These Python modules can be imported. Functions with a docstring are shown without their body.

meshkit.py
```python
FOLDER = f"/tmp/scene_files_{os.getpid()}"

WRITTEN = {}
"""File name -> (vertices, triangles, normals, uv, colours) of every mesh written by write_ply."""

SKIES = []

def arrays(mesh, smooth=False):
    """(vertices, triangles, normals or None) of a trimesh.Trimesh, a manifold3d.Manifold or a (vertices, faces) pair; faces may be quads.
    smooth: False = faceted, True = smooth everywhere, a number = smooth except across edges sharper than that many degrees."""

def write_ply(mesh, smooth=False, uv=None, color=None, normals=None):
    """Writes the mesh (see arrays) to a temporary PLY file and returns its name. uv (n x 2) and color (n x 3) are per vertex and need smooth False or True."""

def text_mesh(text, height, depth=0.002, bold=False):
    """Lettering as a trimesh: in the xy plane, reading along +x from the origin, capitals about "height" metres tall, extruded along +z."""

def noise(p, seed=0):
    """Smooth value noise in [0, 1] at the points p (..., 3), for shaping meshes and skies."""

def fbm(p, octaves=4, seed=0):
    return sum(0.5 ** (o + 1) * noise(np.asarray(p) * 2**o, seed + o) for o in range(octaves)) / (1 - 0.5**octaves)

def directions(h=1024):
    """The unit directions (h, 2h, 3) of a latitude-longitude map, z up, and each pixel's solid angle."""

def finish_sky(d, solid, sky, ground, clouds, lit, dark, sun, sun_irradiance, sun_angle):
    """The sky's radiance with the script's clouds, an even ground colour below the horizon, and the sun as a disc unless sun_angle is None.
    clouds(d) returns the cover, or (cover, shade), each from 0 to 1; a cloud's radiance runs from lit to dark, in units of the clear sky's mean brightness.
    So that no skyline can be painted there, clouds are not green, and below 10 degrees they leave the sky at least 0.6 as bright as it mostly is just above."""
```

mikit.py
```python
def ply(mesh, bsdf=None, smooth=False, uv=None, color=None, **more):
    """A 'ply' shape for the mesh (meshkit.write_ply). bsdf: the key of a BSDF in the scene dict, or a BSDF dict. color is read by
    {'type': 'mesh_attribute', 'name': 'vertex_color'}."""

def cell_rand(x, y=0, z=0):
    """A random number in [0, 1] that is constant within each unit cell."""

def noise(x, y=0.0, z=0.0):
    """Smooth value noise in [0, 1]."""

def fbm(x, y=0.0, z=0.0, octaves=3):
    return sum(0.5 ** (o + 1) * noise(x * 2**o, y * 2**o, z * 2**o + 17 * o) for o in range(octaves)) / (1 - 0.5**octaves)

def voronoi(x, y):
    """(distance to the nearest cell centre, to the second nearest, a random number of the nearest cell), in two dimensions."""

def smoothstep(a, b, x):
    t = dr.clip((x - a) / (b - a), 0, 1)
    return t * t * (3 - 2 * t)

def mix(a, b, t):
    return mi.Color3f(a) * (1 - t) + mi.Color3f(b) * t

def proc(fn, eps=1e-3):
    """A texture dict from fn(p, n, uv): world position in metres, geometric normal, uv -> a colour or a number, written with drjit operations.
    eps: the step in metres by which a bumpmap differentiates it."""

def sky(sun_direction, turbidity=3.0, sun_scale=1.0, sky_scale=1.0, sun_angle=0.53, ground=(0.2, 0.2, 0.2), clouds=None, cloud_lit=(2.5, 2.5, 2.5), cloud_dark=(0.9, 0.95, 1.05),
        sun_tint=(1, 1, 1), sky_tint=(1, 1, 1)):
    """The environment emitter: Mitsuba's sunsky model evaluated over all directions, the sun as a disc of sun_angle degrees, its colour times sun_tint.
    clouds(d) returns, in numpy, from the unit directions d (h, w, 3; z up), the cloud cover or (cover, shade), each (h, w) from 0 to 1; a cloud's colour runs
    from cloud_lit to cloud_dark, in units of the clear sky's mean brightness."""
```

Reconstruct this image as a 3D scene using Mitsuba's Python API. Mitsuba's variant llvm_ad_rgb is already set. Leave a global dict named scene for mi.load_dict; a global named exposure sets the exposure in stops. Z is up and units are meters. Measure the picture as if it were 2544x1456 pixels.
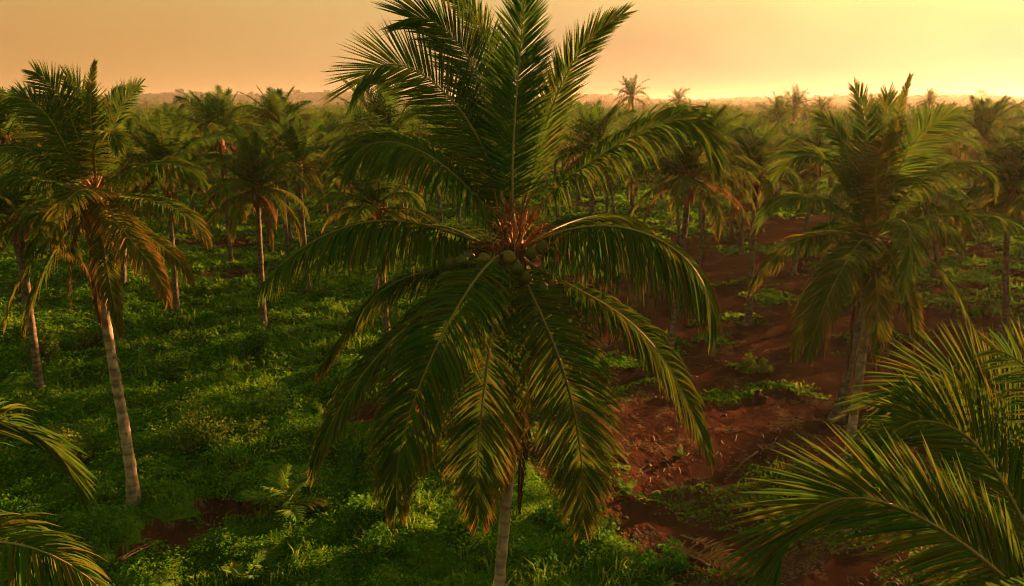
import math
import numpy as np
import trimesh
import drjit as dr
import mitsuba as mi
import mikit
import meshkit

scene, labels = {}, {}

# ------------------------------------------------------------------ camera
CAM = np.array([0.0, 0.0, 12.0])
HFOV = 65.0
PW, PH = 2544.0, 1456.0
FPX = PW / 2 / math.tan(math.radians(HFOV / 2))
PITCH = math.atan((728 - 268) / FPX)
FWD = np.array([0, math.cos(PITCH), -math.sin(PITCH)])
UPV = np.array([0, math.sin(PITCH), math.cos(PITCH)])
T4 = mi.ScalarTransform4f
scene['camera'] = {'type': 'perspective', 'fov': HFOV, 'fov_axis': 'x', 'near_clip': 0.1, 'far_clip': 9000.0,
                   'to_world': T4().look_at(origin=CAM.tolist(), target=(CAM + FWD).tolist(), up=[0, 0, 1]),
                   'medium': {'type': 'ref', 'id': 'air'}}
# ------------------------------------------------------------------ sky and exposure
exposure = 3.6
SUN_AZ, SUN_EL = math.radians(49), math.radians(10)
SUN = np.array([math.sin(SUN_AZ) * math.cos(SUN_EL), math.cos(SUN_AZ) * math.cos(SUN_EL), math.sin(SUN_EL)])


def dusk_haze(d):
    """Haze over the whole sky, thick at the horizon and thinning upwards, pale around the sun and tan away from it."""
    ang = np.degrees(np.arccos(np.clip(d @ SUN, -1, 1)))
    n = meshkit.fbm(d * np.array([3.0, 3.0, 7.0]) + 5.0, 4) - 0.5
    a = ang + 24 * n
    shade = np.clip((a - 14) / 58.0, 0, 1) ** 0.6
    thick = 1 - np.exp(-0.24 / np.maximum(d[..., 2], 0.02))
    return np.clip(thick + 0.2 * n, 0, 1), shade


scene['sky'] = mikit.sky(SUN.tolist(), turbidity=5, sun_scale=4.6, sky_scale=1.0, sun_tint=(1.0, 0.68, 0.58), sky_tint=(1.12, 1.08, 0.40),
                         clouds=dusk_haze, cloud_lit=(1.20, 0.93, 0.54), cloud_dark=(0.93, 0.475, 0.145), ground=(0.05, 0.05, 0.02))
# ------------------------------------------------------------------ air
scene['air'] = {'type': 'homogeneous', 'albedo': {'type': 'rgb', 'value': [0.62, 0.62, 0.66]}, 'sigma_t': 0.00013,
                'phase': {'type': 'hg', 'g': 0.5}}
scene['haze'] = {'type': 'cube', 'to_world': T4().translate([0, 1200, 29]).scale([3600, 3600, 34]), 'bsdf': {'type': 'null'},
                 'interior': {'type': 'ref', 'id': 'air'}}
labels['haze'] = {'label': 'warm dusk haze filling the air over the plantation', 'category': 'haze', 'kind': 'stuff'}


# ------------------------------------------------------------------ placing helpers
def at(px, py, Y):
    """The point at world depth Y (metres ahead) seen at photograph pixel px, py."""
    d = FWD + np.array([1.0, 0, 0]) * (px - PW / 2) / FPX - UPV * (py - PH / 2) / FPX
    return CAM + d * (Y / d[1])


def ground_at(px, py, z=0.0):
    d = FWD + np.array([1.0, 0, 0]) * (px - PW / 2) / FPX - UPV * (py - PH / 2) / FPX
    return CAM + d * ((z - CAM[2]) / d[2])


def unit(v):
    return v / (np.linalg.norm(v, axis=-1, keepdims=True) + 1e-12)



# ------------------------------------------------------------------ materials
VC = {'type': 'mesh_attribute', 'name': 'vertex_color'}
scene['leaf'] = {'type': 'principledthin', 'base_color': VC, 'roughness': 0.16, 'diff_trans': 0.75, 'eta': 1.55, 'spec_trans': 0.0}
scene['weed_leaf'] = {'type': 'principledthin', 'base_color': VC, 'roughness': 0.5, 'diff_trans': 0.8, 'eta': 1.35, 'spec_trans': 0.0}


def trunk_color(p, n, uv):
    w = mikit.fbm(p.x * 9, p.y * 9, p.z * 5, 4)
    ring = mikit.noise(p.z * 15.0 + 0.9 * mikit.noise(p.x * 5, p.y * 5, p.z * 2), 3.0, 1.0)
    c = mikit.mix((0.15, 0.12, 0.09), (0.28, 0.235, 0.18), mikit.smoothstep(0.3, 0.7, w))
    c = mikit.mix(c * 0.66, c, mikit.smoothstep(0.10, 0.40, ring))
    moss = mikit.smoothstep(0.55, 0.75, mikit.fbm(p.x * 2.1, p.y * 2.1, p.z * 1.3 + 9, 3))
    c = mikit.mix(c, (0.11, 0.11, 0.055), moss * 0.55)
    mud = mikit.smoothstep(0.95, 0.35, p.z + 0.5 * mikit.noise(p.x * 6, p.y * 6, p.z * 3))
    return mikit.mix(c, (0.055, 0.032, 0.022), mud * 0.85)


def trunk_bump(p, n, uv):
    return 0.02 * mikit.fbm(p.x * 22, p.y * 22, p.z * 14, 3)


def row_bark(p, n, uv):
    w = mikit.fbm(p.x * 7, p.y * 7, p.z * 9, 3)
    return mikit.mix((0.05, 0.044, 0.036), (0.125, 0.11, 0.09), mikit.smoothstep(0.3, 0.7, w))


scene['row_bark'] = {'type': 'diffuse', 'reflectance': mikit.proc(row_bark)}
scene['trunk_bark'] = {'type': 'twosided', 'm': {'type': 'bumpmap', 't': mikit.proc(trunk_bump, 2e-3), 'scale': 1.0, 'b': {
    'type': 'principled', 'base_color': mikit.proc(trunk_color), 'roughness': 0.85, 'specular': 0.25}}}


def soil_color(p, n, uv):
    a = mikit.fbm(p.x * 0.35, p.y * 0.35, 1.0, 4)
    b = mikit.fbm(p.x * 3.3, p.y * 3.3, 4.0, 4)
    c = mikit.mix((0.035, 0.0165, 0.012), (0.060, 0.023, 0.0155), mikit.smoothstep(0.3, 0.7, a))
    c = mikit.mix(c, (0.06, 0.024, 0.017), mikit.smoothstep(0.5, 0.72, b) * 0.8)
    litter = mikit.smoothstep(0.60, 0.70, mikit.fbm(p.x * 1.1 + 7, p.y * 1.1, 2.0, 4)) * mikit.smoothstep(0.45, 0.6, mikit.noise(p.x * 19, p.y * 19, 3.0))
    return mikit.mix(c, (0.13, 0.095, 0.055), litter * 0.6)


def soil_bump(p, n, uv):
    return 0.10 * mikit.fbm(p.x * 4.2, p.y * 4.2, 0.0, 4) + 0.03 * mikit.noise(p.x * 21, p.y * 21, 0.0)


def turf_color(p, n, uv):
    a = mikit.fbm(p.x * 0.9, p.y * 0.9, 1.0, 4)
    return mikit.mix((0.022, 0.045, 0.005), (0.06, 0.11, 0.011), mikit.smoothstep(0.3, 0.7, a))


scene['soil'] = {'type': 'twosided', 'm': {'type': 'bumpmap', 't': mikit.proc(soil_bump, 5e-3), 'scale': 1.0, 'b': {'type': 'diffuse', 'reflectance': mikit.proc(soil_color)}}}
scene['turf_mat'] = {'type': 'twosided', 'm': {'type': 'diffuse', 'reflectance': mikit.proc(turf_color)}}
scene['matte'] = {'type': 'twosided', 'm': {'type': 'principled', 'base_color': VC, 'roughness': 0.75, 'specular': 0.3}}
scene['far_leaf'] = {'type': 'twosided', 'm': {'type': 'diffuse', 'reflectance': VC}}
scene['husk'] = {'type': 'twosided', 'm': {'type': 'principled', 'base_color': VC, 'roughness': 0.42, 'specular': 0.4}}


# ------------------------------------------------------------------ mesh helpers
def join(parts):
    vs, fs, cs, n = [], [], [], 0
    for v, f, c in parts:
        vs.append(v); fs.append(f + n); cs.append(c); n += len(v)
    return np.vstack(vs), np.vstack(fs), np.vstack(cs)


def tube(pts, rad, sides=6, color=(0.1, 0.1, 0.05), color2=None):
    p = np.asarray(pts, float)
    k = len(p)
    t = unit(np.gradient(p, axis=0))
    ref = np.where(np.abs(t[:, 2:]) < 0.9, [0, 0, 1.0], [1.0, 0, 0]) if np.abs(t[:, 2]).max() < 0.98 else np.tile([0.31, 0.95, 0.02], (k, 1))
    a = unit(np.cross(t, ref)); b = np.cross(t, a)
    ang = np.arange(sides) * 2 * np.pi / sides
    r = np.broadcast_to(np.asarray(rad, float), (k,))
    v = p[:, None] + r[:, None, None] * (np.cos(ang)[None, :, None] * a[:, None] + np.sin(ang)[None, :, None] * b[:, None])
    i, j = np.meshgrid(np.arange(k - 1), np.arange(sides), indexing='ij')
    q = np.stack([i * sides + j, i * sides + (j + 1) % sides, (i + 1) * sides + (j + 1) % sides, (i + 1) * sides + j], -1).reshape(-1, 4)
    f = np.vstack([q[:, [0, 1, 2]], q[:, [0, 2, 3]]])
    e = (k - 1) * sides
    cap = np.array([[0, s + 1, s] for s in range(1, sides - 1)] + [[e, e + s, e + s + 1] for s in range(1, sides - 1)])
    c0 = np.asarray(color, float); c1 = c0 if color2 is None else np.asarray(color2, float)
    w = np.linspace(0, 1, k)[:, None, None]
    c = np.broadcast_to(c0 * (1 - w) + c1 * w, (k, sides, 3)).reshape(-1, 3)
    return v.reshape(-1, 3), np.vstack([f, cap]), c


def spline(pts, n):
    from scipy.interpolate import CubicSpline, PchipInterpolator
    p = np.asarray(pts, float)
    s = np.r_[0, np.cumsum(np.linalg.norm(np.diff(p, axis=0), axis=1))]
    cs = CubicSpline(s, p, axis=0) if len(p) > 2 else (lambda u: p[0] + (p[-1] - p[0]) * (u / s[-1])[:, None])
    return cs(np.linspace(0, s[-1], n))


GREEN_A, GREEN_B = np.array([0.026, 0.080, 0.011]), np.array([0.055, 0.120, 0.016])
YELLOW, BROWN = np.array([0.26, 0.17, 0.025]), np.array([0.115, 0.062, 0.030])
RIB = np.array([0.13, 0.135, 0.028])


def frond(pts, L=1.0, n=85, roll=(0, 0), droop=0.8, width=0.045, segs=4, seed=0, age=0.3, tip_dry=0.00, t0=0.14, vee=18, az=None, rr=0.028, fold=0.35, ragged=0.04, sides=6, tone=1.0, split=False, nr=26, missing=0.02, tip=0.40, lean=1.0, shag=0.065):
    """A coconut frond: (rachis, leaflets), each (vertices, faces, colours). age 0 fresh green .. 1 brown."""
    g = np.random.default_rng(seed)
    R = spline(pts, nr)
    T = unit(np.gradient(R, axis=0))
    chord = R[-1] - R[0]
    A = np.array([math.sin(math.radians(az)), math.cos(math.radians(az)), 0]) if az is not None else unit(np.array([chord[0], chord[1], 0]))
    tt = np.linspace(0, 1, nr)
    # rachis
    rad = rr * (1 - 0.86 * tt) * (1 + 0.9 * np.exp(-tt / 0.05))
    rib0 = RIB * (1 - age) + BROWN * age
    rach = tube(R, rad, sides, rib0 * 0.9, rib0 * (1 - 0.2) + 0.2 * YELLOW)
    # leaflets
    m = 2 * n
    side = np.tile([1.0, -1.0], n)
    t = t0 + (1 - t0) * (np.repeat(np.arange(n), 2) + g.uniform(0.0, 0.8, m)) / n
    t = np.clip(t, 0, 0.999)
    keep = g.random(m) > missing
    t, side = t[keep], side[keep]; m = len(t)
    u = t * (nr - 1); i0 = np.clip(u.astype(int), 0, nr - 2); w = (u - i0)[:, None]
    P = R[i0] * (1 - w) + R[i0 + 1] * w
    Tt = unit(T[i0] * (1 - w) + T[i0 + 1] * w)
    S = np.cross(A, [0, 0, 1.0])[None]
    S = unit(S - (Tt @ S[0])[:, None] * Tt)
    N = np.cross(S, Tt)
    r = np.radians(roll[0] + (roll[1] - roll[0]) * t)[:, None]
    S, N = S * np.cos(r) + N * np.sin(r), N * np.cos(r) - S * np.sin(r)
    x = (t - t0) / (1 - t0)
    prof = np.interp(x, [0, 0.12, 0.35, 0.6, 0.85, 1.0], [0.55, 0.85, 1.0, 0.93, 0.5 + 0.4 * tip, tip])
    ln = L * prof * g.uniform(0.88, 1.08, m)
    short = g.random(m) < ragged
    ln = np.where(short, ln * g.uniform(0.35, 0.8, m), ln)
    a = np.radians(np.interp(x, [0, 0.3, 0.7, 1], np.array([80, 64, 48, 20]) * lean) + g.normal(0, 2.8, m))[:, None]
    v = np.radians(vee + g.normal(0, 4, m))[:, None]
    d = np.cos(a) * Tt + np.sin(a) * (side[:, None] * S * np.cos(v) + N * np.sin(v))
    d = unit(d)
    dr_ = (droop * g.uniform(0.75, 1.3, m))[:, None]
    Wd = unit(Tt - (Tt * d).sum(1)[:, None] * d)
    tw = g.normal(0, 0.25, m)[:, None]
    Nn = np.cross(d, Wd)
    Wd = unit(Wd * np.cos(tw) + Nn * np.sin(tw))
    pos = P.copy()
    sec = []
    wprof = np.interp(np.linspace(0, 1, segs + 1), [0, 0.15, 0.5, 0.8, 1], [0.45, 1.0, 0.9, 0.55, 0.0])
    wl = width * (0.55 + 0.45 * prof) * g.uniform(0.85, 1.15, m)
    dd = d
    jit = g.normal(0, shag, (m, 3))
    for k in range(segs + 1):
        wk = unit(Wd - (Wd * dd).sum(1)[:, None] * dd)
        nk = np.cross(wk, dd)
        hw = (wl * wprof[k] * 0.5)[:, None]
        if k < segs:
            if fold > 0:
                sec.append(np.stack([pos - wk * hw - nk * hw * fold, pos + nk * hw * fold, pos + wk * hw - nk * hw * fold], 1))
            else:
                sec.append(np.stack([pos - wk * hw, pos + wk * hw], 1))
        else:
            sec.append(pos[:, None])
        f0 = (k + 0.6) / segs
        dd = unit(d + np.array([0, 0, -1.0]) * dr_ * f0 ** 1.05 * 1.6 + jit * f0)
        if k < segs:
            pos = pos + dd * (ln / segs)[:, None]
    V = np.concatenate(sec, 1)
    nv = V.shape[1]
    c = 3 if fold > 0 else 2
    tri = []
    for k in range(segs - 1):
        for q in range(c - 1):
            a0, b0, a1, b1 = k * c + q, k * c + q + 1, (k + 1) * c + q, (k + 1) * c + q + 1
            tri += [[a0, b0, b1], [a0, b1, a1]]
    for q in range(c - 1):
        tri.append([(segs - 1) * c + q, (segs - 1) * c + q + 1, nv - 1])
    F = (np.array(tri)[None] + (np.arange(m) * nv)[:, None, None])
    # colour: fresh green to yellow to brown, dry tips
    base = GREEN_A + (GREEN_B - GREEN_A) * g.random((m, 1))
    ag = np.clip(age + 0.10 * g.normal(0, 1, m), 0, 1)[:, None]
    y = np.clip((ag - 0.25) / 0.4, 0, 1); b = np.clip((ag - 0.6) / 0.35, 0, 1)
    cl = base * (1 - y * 0.85) + YELLOW * 0.55 * y * 0.85
    cl = cl * (1 - b) + BROWN * b
    along = np.concatenate([np.full(c, k / segs) for k in range(segs)] + [[1.0]])
    dry = np.clip((along[None] - 1 + 0.55 * tip_dry + 0.7 * tip_dry * x[:, None] ** 2) / 0.35, 0, 1)[..., None] * (tip_dry > 0)
    C = cl[:, None] * (1 - dry) + (YELLOW * 0.75 * 0.6 + BROWN * 0.4) * dry
    C = C * tone * (1 + 0.10 * g.normal(0, 1, (m, 1, 1)))
    if split:
        return rach, [(V[q], np.array(tri), np.clip(C[q], 0.005, 0.6)) for q in range(m)]
    return rach, (V.reshape(-1, 3), F.reshape(-1, 3), np.clip(C, 0.005, 0.6).reshape(-1, 3))


def put(key, mesh, bsdf='leaf', smooth=False, **more):
    scene[key] = mikit.ply((mesh[0], mesh[1]), bsdf, smooth=smooth, color=mesh[2] if len(mesh) > 2 else None, **more)
    return scene[key]


count = {}


def key_of(name):
    """The name, numbered when it is taken."""
    k = count.get(name, 0); count[name] = k + 1
    return name if k == 0 else f'{name}_{k:03d}'


def thing(name, label, cat, group=None, kind=None):
    k = key_of(name)
    labels[k] = {'label': label, 'category': cat}
    if group: labels[k]['group'] = group
    if kind: labels[k]['kind'] = kind
    return k


def trunk_mesh(pts, r0, r1, rows, sides=14, bulge=0.75, ring=0.03, seed=0):
    g = np.random.default_rng(seed)
    p = spline(pts, rows)
    h = np.r_[0, np.cumsum(np.linalg.norm(np.diff(p, axis=0), axis=1))]
    s = h / h[-1]
    rad = r0 + (r1 - r0) * s ** 0.8 + r0 * bulge * (0.7 * np.exp(-h / 0.8) + 1.6 * np.exp(-h / 0.17))
    rad = rad * (1 + ring * (g.random(rows) - 0.5) * 2)
    v, f, _ = tube(p, rad, sides)
    v = v + (meshkit.noise(v * 5, seed)[:, None] - 0.5) * 0.03
    return v, f


def nut(center, r, color, seed=0):
    m = trimesh.creation.icosphere(subdivisions=2, radius=1.0)
    v = np.array(m.vertices)
    g = np.random.default_rng(seed)
    lobes = 1 + 0.05 * np.cos(3 * np.arctan2(v[:, 1], v[:, 0]))
    v = v * np.stack([lobes, lobes, np.where(v[:, 2] > 0, 1.18, 1.08)], 1)
    ax = unit(g.normal(0, 1, 3) * [0.5, 0.5, 0.2] + [0, 0, 1])
    a = unit(np.cross(ax, [1, 0.2, 0])); b = np.cross(ax, a)
    v = center + r * (v[:, :1] * a + v[:, 1:2] * b + v[:, 2:] * ax)
    c = np.tile(np.asarray(color), (len(v), 1)) * (0.8 + 0.4 * meshkit.noise(v * 20)[:, None])
    return v, np.array(m.faces), c


def spathe(p0, p1, r, color, seed=0):
    """A boat-shaped dry spathe."""
    s = np.linspace(0, 1, 9)
    mid = (p0 + p1) / 2 + np.array([0, 0, 0.10 * np.linalg.norm(p1 - p0)])
    p = (1 - s)[:, None] ** 2 * p0 + 2 * (s * (1 - s))[:, None] * mid + s[:, None] ** 2 * p1
    return tube(p, r * np.interp(s, [0, 0.3, 0.7, 1], [0.5, 0.9, 1.0, 0.08]), 7, np.array(color) * 0.8, np.array(color) * 1.2)


def flower(p0, p1, spread, n, seed):
    """A branched flower stalk: a stem that bursts into many thin strands."""
    g = np.random.default_rng(seed)
    stem = p1 - p0
    parts = [tube(np.array([p0, p0 + stem * 0.5, p0 + stem]), [0.022, 0.017, 0.008], 5, (0.14, 0.09, 0.03))]
    for _ in range(n):
        a = p0 + stem * g.uniform(0.35, 0.95)
        b = a + unit(stem) * g.uniform(0.12, 0.4) + g.normal(0, spread, 3)
        m = (a + b) / 2 + [0, 0, 0.05]
        parts.append(tube(np.array([a, m, b]), [0.008, 0.008, 0.005], 4, np.array([0.17, 0.085, 0.028]) * g.uniform(0.4, 1.4)))
    return join(parts)


def heap(center, r, n, seed, color=(0.17, 0.07, 0.03), down=1.0, size=0.5):
    """Fibre and frond stubs under a crown: ribbons hanging about the trunk top."""
    g = np.random.default_rng(seed)
    parts = []
    for _ in range(n):
        a = g.uniform(0, 2 * np.pi); rr = r * g.uniform(0.5, 1.05)
        p0 = center + np.array([math.cos(a) * rr * 0.6, math.sin(a) * rr * 0.6, g.uniform(-0.2, 0.25)])
        ln = down * g.uniform(0.4, 1.0)
        p1 = p0 + np.array([math.cos(a) * r * 0.5, math.sin(a) * r * 0.5, -ln * 0.5])
        p2 = p0 + np.array([math.cos(a) * r * 0.35 + g.normal(0, .05), math.sin(a) * r * 0.35 + g.normal(0, .05), -ln])
        w = size * 0.09 * g.uniform(0.5, 1.3)
        e = np.array([-math.sin(a), math.cos(a), 0]) * w
        v = np.array([p0 - e, p0 + e, p1 - e * 0.9, p1 + e * 0.9, p2 - e * .2, p2 + e * .2])
        c = np.tile(np.asarray(color) * g.uniform(0.5, 1.5), (6, 1))
        parts.append((v, np.array([[0, 1, 3], [0, 3, 2], [2, 3, 5], [2, 5, 4]]), c))
    return join(parts)


# ------------------------------------------------------------------ terrain: where weeds grow, where red soil lies bare
def blob(P, px, py, rx, ry):
    c = ground_at(px, py)
    return np.exp(-(((P[..., 0] - c[0]) / rx) ** 2 + ((P[..., 1] - c[1]) / ry) ** 2))


EDGE = np.array([ground_at(*q)[:2] for q in ((1900, 1600), (1700, 1440), (1560, 1330), (1330, 1200), (1200, 1060), (1130, 960), (1150, 800), (1300, 660), (1360, 560))])


def weeds(P):
    """0 bare red soil .. 1 weeds, at ground points P (.., 2 or 3)."""
    q = np.stack([P[..., 0], P[..., 1], np.zeros(P.shape[:-1])], -1)
    wood = np.clip((np.hypot(P[..., 0], P[..., 1]) - 160) / 160, 0, 1)
    ex = np.interp(P[..., 1], EDGE[::1, 1], EDGE[::1, 0])
    wob = 3.2 * (meshkit.fbm(q * 0.22, 4, 3) - 0.5) + 1.2 * (meshkit.fbm(q * 1.1, 3, 8) - 0.5)
    soft = 0.5 + 0.012 * np.abs(P[..., 1])
    m = 1 / (1 + np.exp(np.clip((P[..., 0] - ex + wob) / soft * 2.2, -30, 30)))
    far = np.clip((P[..., 1] - 55) / 50, 0, 1)
    patch = np.clip((meshkit.fbm(q * np.array([0.16, 0.22, 1]), 4, 21) - 0.52) * 9, 0, 1)
    m = np.maximum(m, np.clip(patch + far * np.clip((meshkit.fbm(q * 0.1, 3, 23) - 0.40) * 7, 0, 1), 0, 1) * (0.5 + 0.4 * far))
    for px, py, rx, ry in ((1800, 990, 1.5, 0.8), (1860, 920, 1.0, 0.9), (1930, 965, 2.0, 0.5), (2020, 985, 1.2, 0.35), (1640, 860, 1.5, 1.6), (1910, 745, 1.5, 2.0), (1500, 900, 1.8, 1.6), (1780, 850, 1.2, 1.0)):
        m = np.maximum(m, np.clip(blob(P, px, py, rx, ry) * (1.7 + 4 * (meshkit.fbm(q * 1.3, 3, 5) - 0.5)) - 0.35, 0, 0.55))
    for px, py, rx, ry in ((560, 1275, 1.5, 0.75), (470, 1340, 1.3, 0.7), (380, 1390, 1.2, .5), (960, 1040, 2.4, 1.6), (550, 613, 5.0, 3.4), (600, 685, 4, 2.0), (440, 845, 1.6, 0.8), (660, 1440, .5, .3)):
        m = m * (1 - np.clip(blob(P, px, py, rx, ry) * (2.2 + 4 * (meshkit.fbm(q * 1.5, 3, 6) - 0.5)) - 0.35, 0, 1))
    return np.clip(np.maximum(m, wood), 0, 1)


def roll_land(P):
    q = np.stack([P[..., 0], P[..., 1], np.zeros(P.shape[:-1])], -1)
    r = np.hypot(P[..., 0], P[..., 1])
    far = np.clip((r - 700) / 1400, 0, 1)
    return 0.35 * (meshkit.fbm(q * 0.07, 3, 31) - 0.5) + 42 * far * far * meshkit.fbm(q * 0.0022, 3, 40) * 1.4


def relief(P, w=None):
    q = np.stack([P[..., 0], P[..., 1], np.zeros(P.shape[:-1])], -1)
    w = weeds(P) if w is None else w
    b = meshkit.fbm(q * np.array([0.75, 0.9, 1]), 3, 11)
    big = meshkit.fbm(q * 0.3, 2, 14)
    lump = meshkit.fbm(q * 1.6, 3, 17)
    return roll_land(P) + w * (1.3 * np.clip(b - 0.3, 0, 1) + 0.9 * np.clip(big - 0.45, 0, 1)) + (1 - w) * 0.16 * (lump - 0.5)


ANG = np.radians(np.r_[np.arange(-180, -52, 6.0), np.arange(-52, 52.01, 0.25), np.arange(56, 180, 6.0)])
RAD = np.r_[0.0, np.geomspace(3.0, 3200, 470)]
aa, rr_ = np.meshgrid(ANG, RAD)
GP = np.stack([np.sin(aa) * rr_, np.cos(aa) * rr_], -1)
GW = weeds(GP)
GZ = relief(GP, GW)
nr_, na = aa.shape
ii, jj = np.meshgrid(np.arange(nr_ - 1), np.arange(na), indexing='ij')
gq = np.stack([ii * na + jj, (ii + 1) * na + jj, (ii + 1) * na + (jj + 1) % na, ii * na + (jj + 1) % na], -1).reshape(-1, 4)
gv = np.concatenate([GP, GZ[..., None]], -1).reshape(-1, 3)
gf = np.vstack([gq[:, [0, 2, 1]], gq[:, [0, 3, 2]]])
scene['ground'] = mikit.ply((gv, gf), 'soil', smooth=True)
labels['ground'] = {'label': 'red earth of the plantation floor', 'category': 'ground', 'kind': 'structure'}
gt = gf[GW.reshape(-1)[gf].mean(1) > 0.5]
used, gt = np.unique(gt, return_inverse=True)
scene['turf'] = mikit.ply((gv[used] + [0, 0, 0.006], gt.reshape(-1, 3)), 'turf_mat', smooth=True)
labels['turf'] = {'label': 'dark green turf under the weeds', 'category': 'turf', 'kind': 'structure'}


# ------------------------------------------------------------------ low weeds
def leaf_quads(P, size, nrm, g, c, fold=0.25, slim=0.62):
    """Folded diamond leaves at P with normals nrm."""
    m = len(P)
    h = g.normal(0, 1, (m, 3))
    d = unit(h - (h * nrm).sum(1)[:, None] * nrm)
    w = np.cross(nrm, d)
    s = np.asarray(size)[:, None]
    V = np.stack([P - d * s * 0.5, P + w * s * 0.5 * slim - d * s * .05 + nrm * s * fold * 0.5, P + d * s * 0.55 - nrm * s * 0.12, P - w * s * 0.5 * slim - d * s * .05 + nrm * s * fold * 0.5], 1)
    F = np.array([[0, 1, 2], [0, 2, 3]])[None] + (np.arange(m) * 4)[:, None, None]
    return V.reshape(-1, 3), F.reshape(-1, 3), np.repeat(c, 4, 0)


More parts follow.
